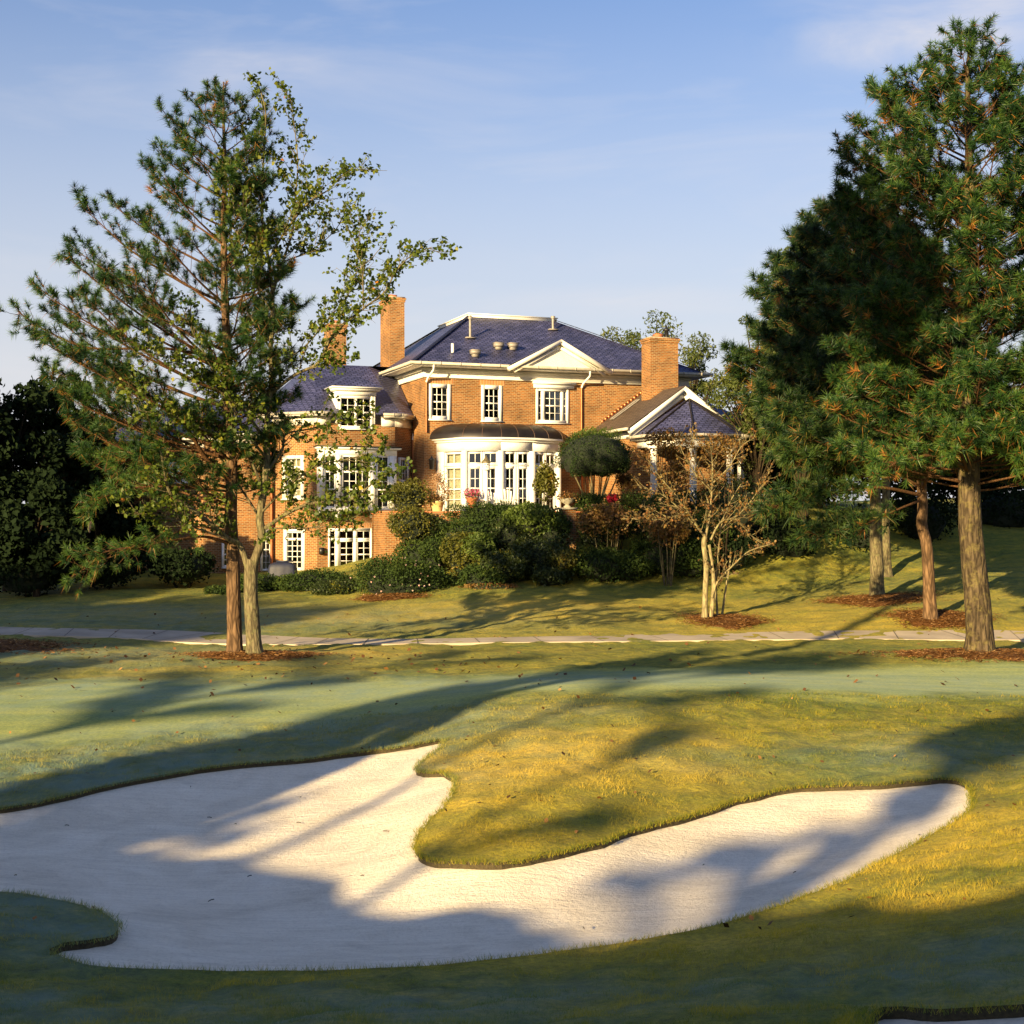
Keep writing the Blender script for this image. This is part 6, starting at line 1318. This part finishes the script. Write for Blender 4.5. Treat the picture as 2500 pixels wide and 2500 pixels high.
# ---- big leafy trees: trunk, limbs and clumped crown
def bigtree(label, px, D, ytop, ybase, wpx, mat, seed, n=16000, leaf=(.14, .26), nclump=34, cl=(.16, .30), bot=.25, name='tree', bark='darkbark', cat='tree', group=None, clr=None, asp=(.5, .8), xyz=None, H_=None, W_=None, core=0):
    r = np.random.default_rng(seed)
    if xyz is None:
        p = P(px, ybase, D); x, y = p[0], p[1]; z0 = T(x, y); zt = CZ+(HY-ytop)/F*D; W_ = wpx/2/F*D
    else: x, y = xyz; z0 = T(x, y); zt = z0+H_
    H0 = zt-z0; root = empty(name, (x, y, z0), label, cat, group); b = MB(); rad = .018*H0+.06; cen = np.array([x, y, z0+H0*(bot+(1-bot)*.5)]); R3 = np.array([W_, W_, H0*(1-bot)*.5])
    tp = np.array([[x, y, z0-.1], [x+r.normal(0, .1), y, z0+H0*.3], [x+r.normal(0, .25), y+r.normal(0, .2), z0+H0*.5], [x, y, z0+H0*.72]]); t_ = smooth_poly(tp, 4, False); b.tube(t_, np.linspace(rad, .03, len(t_)), 9, rough=.04)
    C_ = []; 
    for k in range(nclump):
        d = unit(r.normal(0, 1, 3)); c = cen+d*R3*(r.uniform(.45, .88)); s = r.uniform(*cl)*W_*1.0; C_.append((c, s)); q = t_[min(len(t_)-1, max(2, int(len(t_)*np.clip((c[2]-z0)/H0-.18, .2, .9))))]; b.tube(bezier(q, (q+c)/2-[0, 0, .1*H0*.3], c, 5), np.linspace(rad*.28, .02, 5), 4, False)
    b.build('trunk', M[bark], root, smooth=True)
    w = np.array([s**2 for _, s in C_]); kk = r.choice(nclump, n, p=w/w.sum()); d = r.normal(0, 1, (n, 3)); d /= np.linalg.norm(d, axis=1)[:, None]
    sz = np.array([s for _, s in C_])[kk]; pts = np.array([c for c, _ in C_])[kk]+d*(sz*(.35+.75*r.random(n)**.6))[:, None]*[1, 1, .72]
    ct = r.random(nclump)[kk]; tn = np.clip(.2+.45*ct+.35*(r.random(n)-.2), 0, 1); b = MB(); ls = r.uniform(*leaf, n); leafcloud(b, pts, ls, ls*r.uniform(*asp, n), tn, .2, r, d, 1.0); b.build('crown', M[mat], root, kind='stuff')
    return root
B = bigtree
# dark wood on the left
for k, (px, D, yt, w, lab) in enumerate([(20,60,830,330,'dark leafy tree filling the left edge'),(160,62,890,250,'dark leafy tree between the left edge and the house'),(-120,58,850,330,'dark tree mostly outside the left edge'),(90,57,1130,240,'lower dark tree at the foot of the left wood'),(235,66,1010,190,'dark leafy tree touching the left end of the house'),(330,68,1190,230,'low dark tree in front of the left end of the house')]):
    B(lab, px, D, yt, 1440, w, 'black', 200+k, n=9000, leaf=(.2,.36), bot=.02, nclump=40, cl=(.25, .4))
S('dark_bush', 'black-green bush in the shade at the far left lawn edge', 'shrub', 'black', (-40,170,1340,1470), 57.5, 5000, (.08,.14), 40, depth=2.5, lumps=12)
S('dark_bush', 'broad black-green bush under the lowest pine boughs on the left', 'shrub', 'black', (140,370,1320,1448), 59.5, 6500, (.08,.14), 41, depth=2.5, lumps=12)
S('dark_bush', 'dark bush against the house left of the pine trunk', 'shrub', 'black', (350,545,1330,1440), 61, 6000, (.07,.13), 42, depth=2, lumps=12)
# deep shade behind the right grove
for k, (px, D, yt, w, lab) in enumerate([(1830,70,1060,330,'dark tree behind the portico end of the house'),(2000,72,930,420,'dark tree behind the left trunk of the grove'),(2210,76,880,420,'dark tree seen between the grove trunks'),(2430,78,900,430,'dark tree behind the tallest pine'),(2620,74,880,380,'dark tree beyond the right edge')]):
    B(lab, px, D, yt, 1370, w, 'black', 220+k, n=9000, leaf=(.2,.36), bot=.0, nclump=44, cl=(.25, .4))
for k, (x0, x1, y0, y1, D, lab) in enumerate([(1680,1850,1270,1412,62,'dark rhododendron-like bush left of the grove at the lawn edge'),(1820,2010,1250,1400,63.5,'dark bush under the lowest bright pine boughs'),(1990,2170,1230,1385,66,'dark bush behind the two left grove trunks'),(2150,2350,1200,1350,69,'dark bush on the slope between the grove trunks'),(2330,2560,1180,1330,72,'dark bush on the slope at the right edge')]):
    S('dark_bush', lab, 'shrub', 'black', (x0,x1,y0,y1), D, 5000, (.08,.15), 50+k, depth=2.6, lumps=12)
# light open-crowned trees behind
for k, (px, D, yt, yb, w, lab) in enumerate([(1610,95,745,1200,230,'far pale-leaved tree above the right end of the main roof'),(1520,97,770,1200,150,'far pale-leaved tree nearest the main roof hip'),(1705,92,800,1200,170,'far pale-leaved tree right of the right-hand chimney')]):
    B(lab, px, D, yt, yb, w, 'oakleaf', 240+k, n=8000, leaf=(.16,.32), bot=.1, nclump=70, cl=(.2,.36), asp=(.3, .5))
for k, (px, D, yt, w, lab) in enumerate([(1960,64,500,250,'slender open-crowned tree showing left of the dark pines, upper'),(1850,66,720,230,'slender open-crowned tree showing left of the dark pines, lower')]):
    B(lab, px, D, yt, 1380, w, 'oakleaf', 250+k, n=10000, leaf=(.12,.24), bot=.15, nclump=80, cl=(.14,.26), asp=(.3, .5))
# ---- trees behind and beside the photographer (outside the picture); they throw the long morning shadows
SX, SY = math.sin(SUN_AZ), math.cos(SUN_AZ); TE = math.tan(SUN_EL)
def shade_tree(label, A, crowns, seed, n=3600, leaf=(.22, .42), mat='hedge', name='tree'):
    """crowns: (lateral offset, ray height at 30 m, half width, half height, fill)"""
    r = np.random.default_rng(seed); u0 = crowns[0][0]; x, y = SX*A-SY*u0, SY*A+SX*u0; z0 = T(x, y); root = empty(name, (x, y, z0), label, 'tree', 'trees behind the photographer')
    hz = lambda h: h-(30-A)*TE
    top = max(hz(c[1])+c[3] for c in crowns); b = MB(); bl = MB(); tpts = np.array([[x, y, z0-.2], [x+.1, y, (z0+top)/2], [x, y, top-.4]]); b.tube(smooth_poly(tpts, 4, False), np.linspace(.16+.008*(top-z0), .04, 9), 8)
    for (u, h, ru, rh, fill) in crowns:
        cx, cy, cz = SX*A-SY*u, SY*A+SX*u, hz(h); k = max(6, int(14*ru*fill)); d = r.normal(0, 1, (k, 3)); d /= np.linalg.norm(d, axis=1)[:, None]
        cc = np.array([cx, cy, cz])+d*np.array([ru, ru, rh])*r.uniform(.1, .8, (k, 1)); s = min(ru, rh*1.4)*r.uniform(.3, .5, k); m = int(n*fill*ru*rh/3); q = r.choice(k, m)
        d2 = r.normal(0, 1, (m, 3)); d2 /= np.linalg.norm(d2, axis=1)[:, None]; pts = cc[q]+d2*(s[q]*(.3+.8*r.random(m)))[:, None]; ls = r.uniform(*leaf, m); leafcloud(bl, pts, ls, ls*.7, r.random(m), .2, r)
        for c in cc: q0 = np.array([x, y, max(z0+1, min(c[2]-.8, top-.6))]); b.tube(bezier(q0, (q0+c)/2, c, 4), [.07, .05, .03, .015], 4, False)
    b.build('trunk', M['darkbark'], root, smooth=True); bl.build('crown', M[mat], root, kind='stuff')
shade_tree('conical tree behind the photographer, nearest the bank', 30, [(-16.3, 11.6, 2.5, 1.0, 1.3), (-16.2, 13.4, 1.7, 1.2, 1.3), (-15.9, 15.4, 1.2, 1.4, 1.2), (-15.0, 10.7, 1.9, .42, 1.4)], 301)
shade_tree('round-crowned tree behind the photographer', 38, [(-12.8, 16.1, 2.2, .75, 1.2), (-14.2, 14.8, 1.0, .45, 1.0), (-10.6, 14.35, .9, .22, .9)], 302)
shade_tree('slim tree with loose boughs behind the photographer', 33, [(-10.0, 12.95, .6, .26, 5.0), (-8.8, 11.45, .42, .16, 8.0), (-11.4, 13.9, .5, .1, 4)], 303)
shade_tree('spreading tree behind the photographer, right of the bank', 31, [(-5.7, 13.6, 1.25, .75, 1.3), (-5.7, 12.3, .8, .45, .8), (-7.0, 11.25, .6, .22, 2.5), (-6.1, 11.6, .8, .22, 1.1), (-5.9, 10.85, .8, .25, 1.5), (-7.6, 10.75, .4, .12, 4), (-4.3, 14.3, 1.2, .8, 1.2)], 304)
shade_tree('low tree straight behind the photographer', 29, [(-1.0, 11.4, 1.4, 1.4, 1.5)], 305)
shade_tree('slender bare-boughed tree behind the photographer, left of the conical one', 34, [(-21.0, 12.5, .9, .07, 5.0), (-22.6, 13.4, 1.2, .07, 5.0), (-20.2, 14.0, .9, .07, 5.0), (-23.5, 14.9, .8, .12, 3), (-19.6, 12.9, 1.0, .06, 5), (-22.0, 12.8, 1.0, .05, 5), (-24, 13.8, .9, .07, 4), (-18.8, 15.5, .9, .10, 4), (-21.5, 15.8, 1.0, .12, 3)], 307)
shade_tree('broad low tree left of the view', 30, [(-28.0, 12.3, 3.0, 1.8, 1.3), (-25.8, 11.6, 1.2, 1.0, 1.2)], 306, n=3000)
for k, (u, h, ru, rh) in enumerate([(-33.2, 15.6, 2.9, 3.0), (-38, 16.2, 3.4, 3.0), (-43.5, 16.2, 3.4, 3.0)]):
    shade_tree('large tree in the row left of the view, number %s from the lawn' % ['first', 'second', 'third'][k], 30+k, [(u, h, ru, rh, 1.7), (u+.3, h-3.2, ru, 1.8, 1.3)], 310+k, n=1500, leaf=(.4, .7))
for k, (u, h, ru, rh) in enumerate([(-49.5, 18.0, 4, 3.6), (-56, 20.0, 4.5, 4.4), (-64, 20.5, 5, 4.6)]):
    shade_tree('tall tree far left of the view, number %s beyond the row' % ['first', 'second', 'third'][k], 30+k, [(u, h, ru, rh, 1.1), (u, h-4, ru*.9, 2.4, 1.0)], 320+k, n=900, leaf=(.5, .85))
shade_tree('very tall bare-trunked pine added out of view to shade the right grove', 6, [(-14.8, 29.2, 3.2, 3.4, 1.8), (-11.2, 26.5, 2.1, 2.0, 1.8), (-17.8, 28.4, 1.6, 1.4, 1.2)], 330, n=2600, mat='pineshade', name='pine_tree')  # unseen pine put in to darken the crowns of the right grove

shade_tree('second very tall pine added out of view to shade the house corner', 8, [(-38.7, 27.4, 1.35, 1.5, 1.6), (-41.2, 25.2, 1.5, .8, .9)], 331, n=2600, mat='pineshade', name='pine_tree')  # another unseen pine, put in to shade the left corner of the house
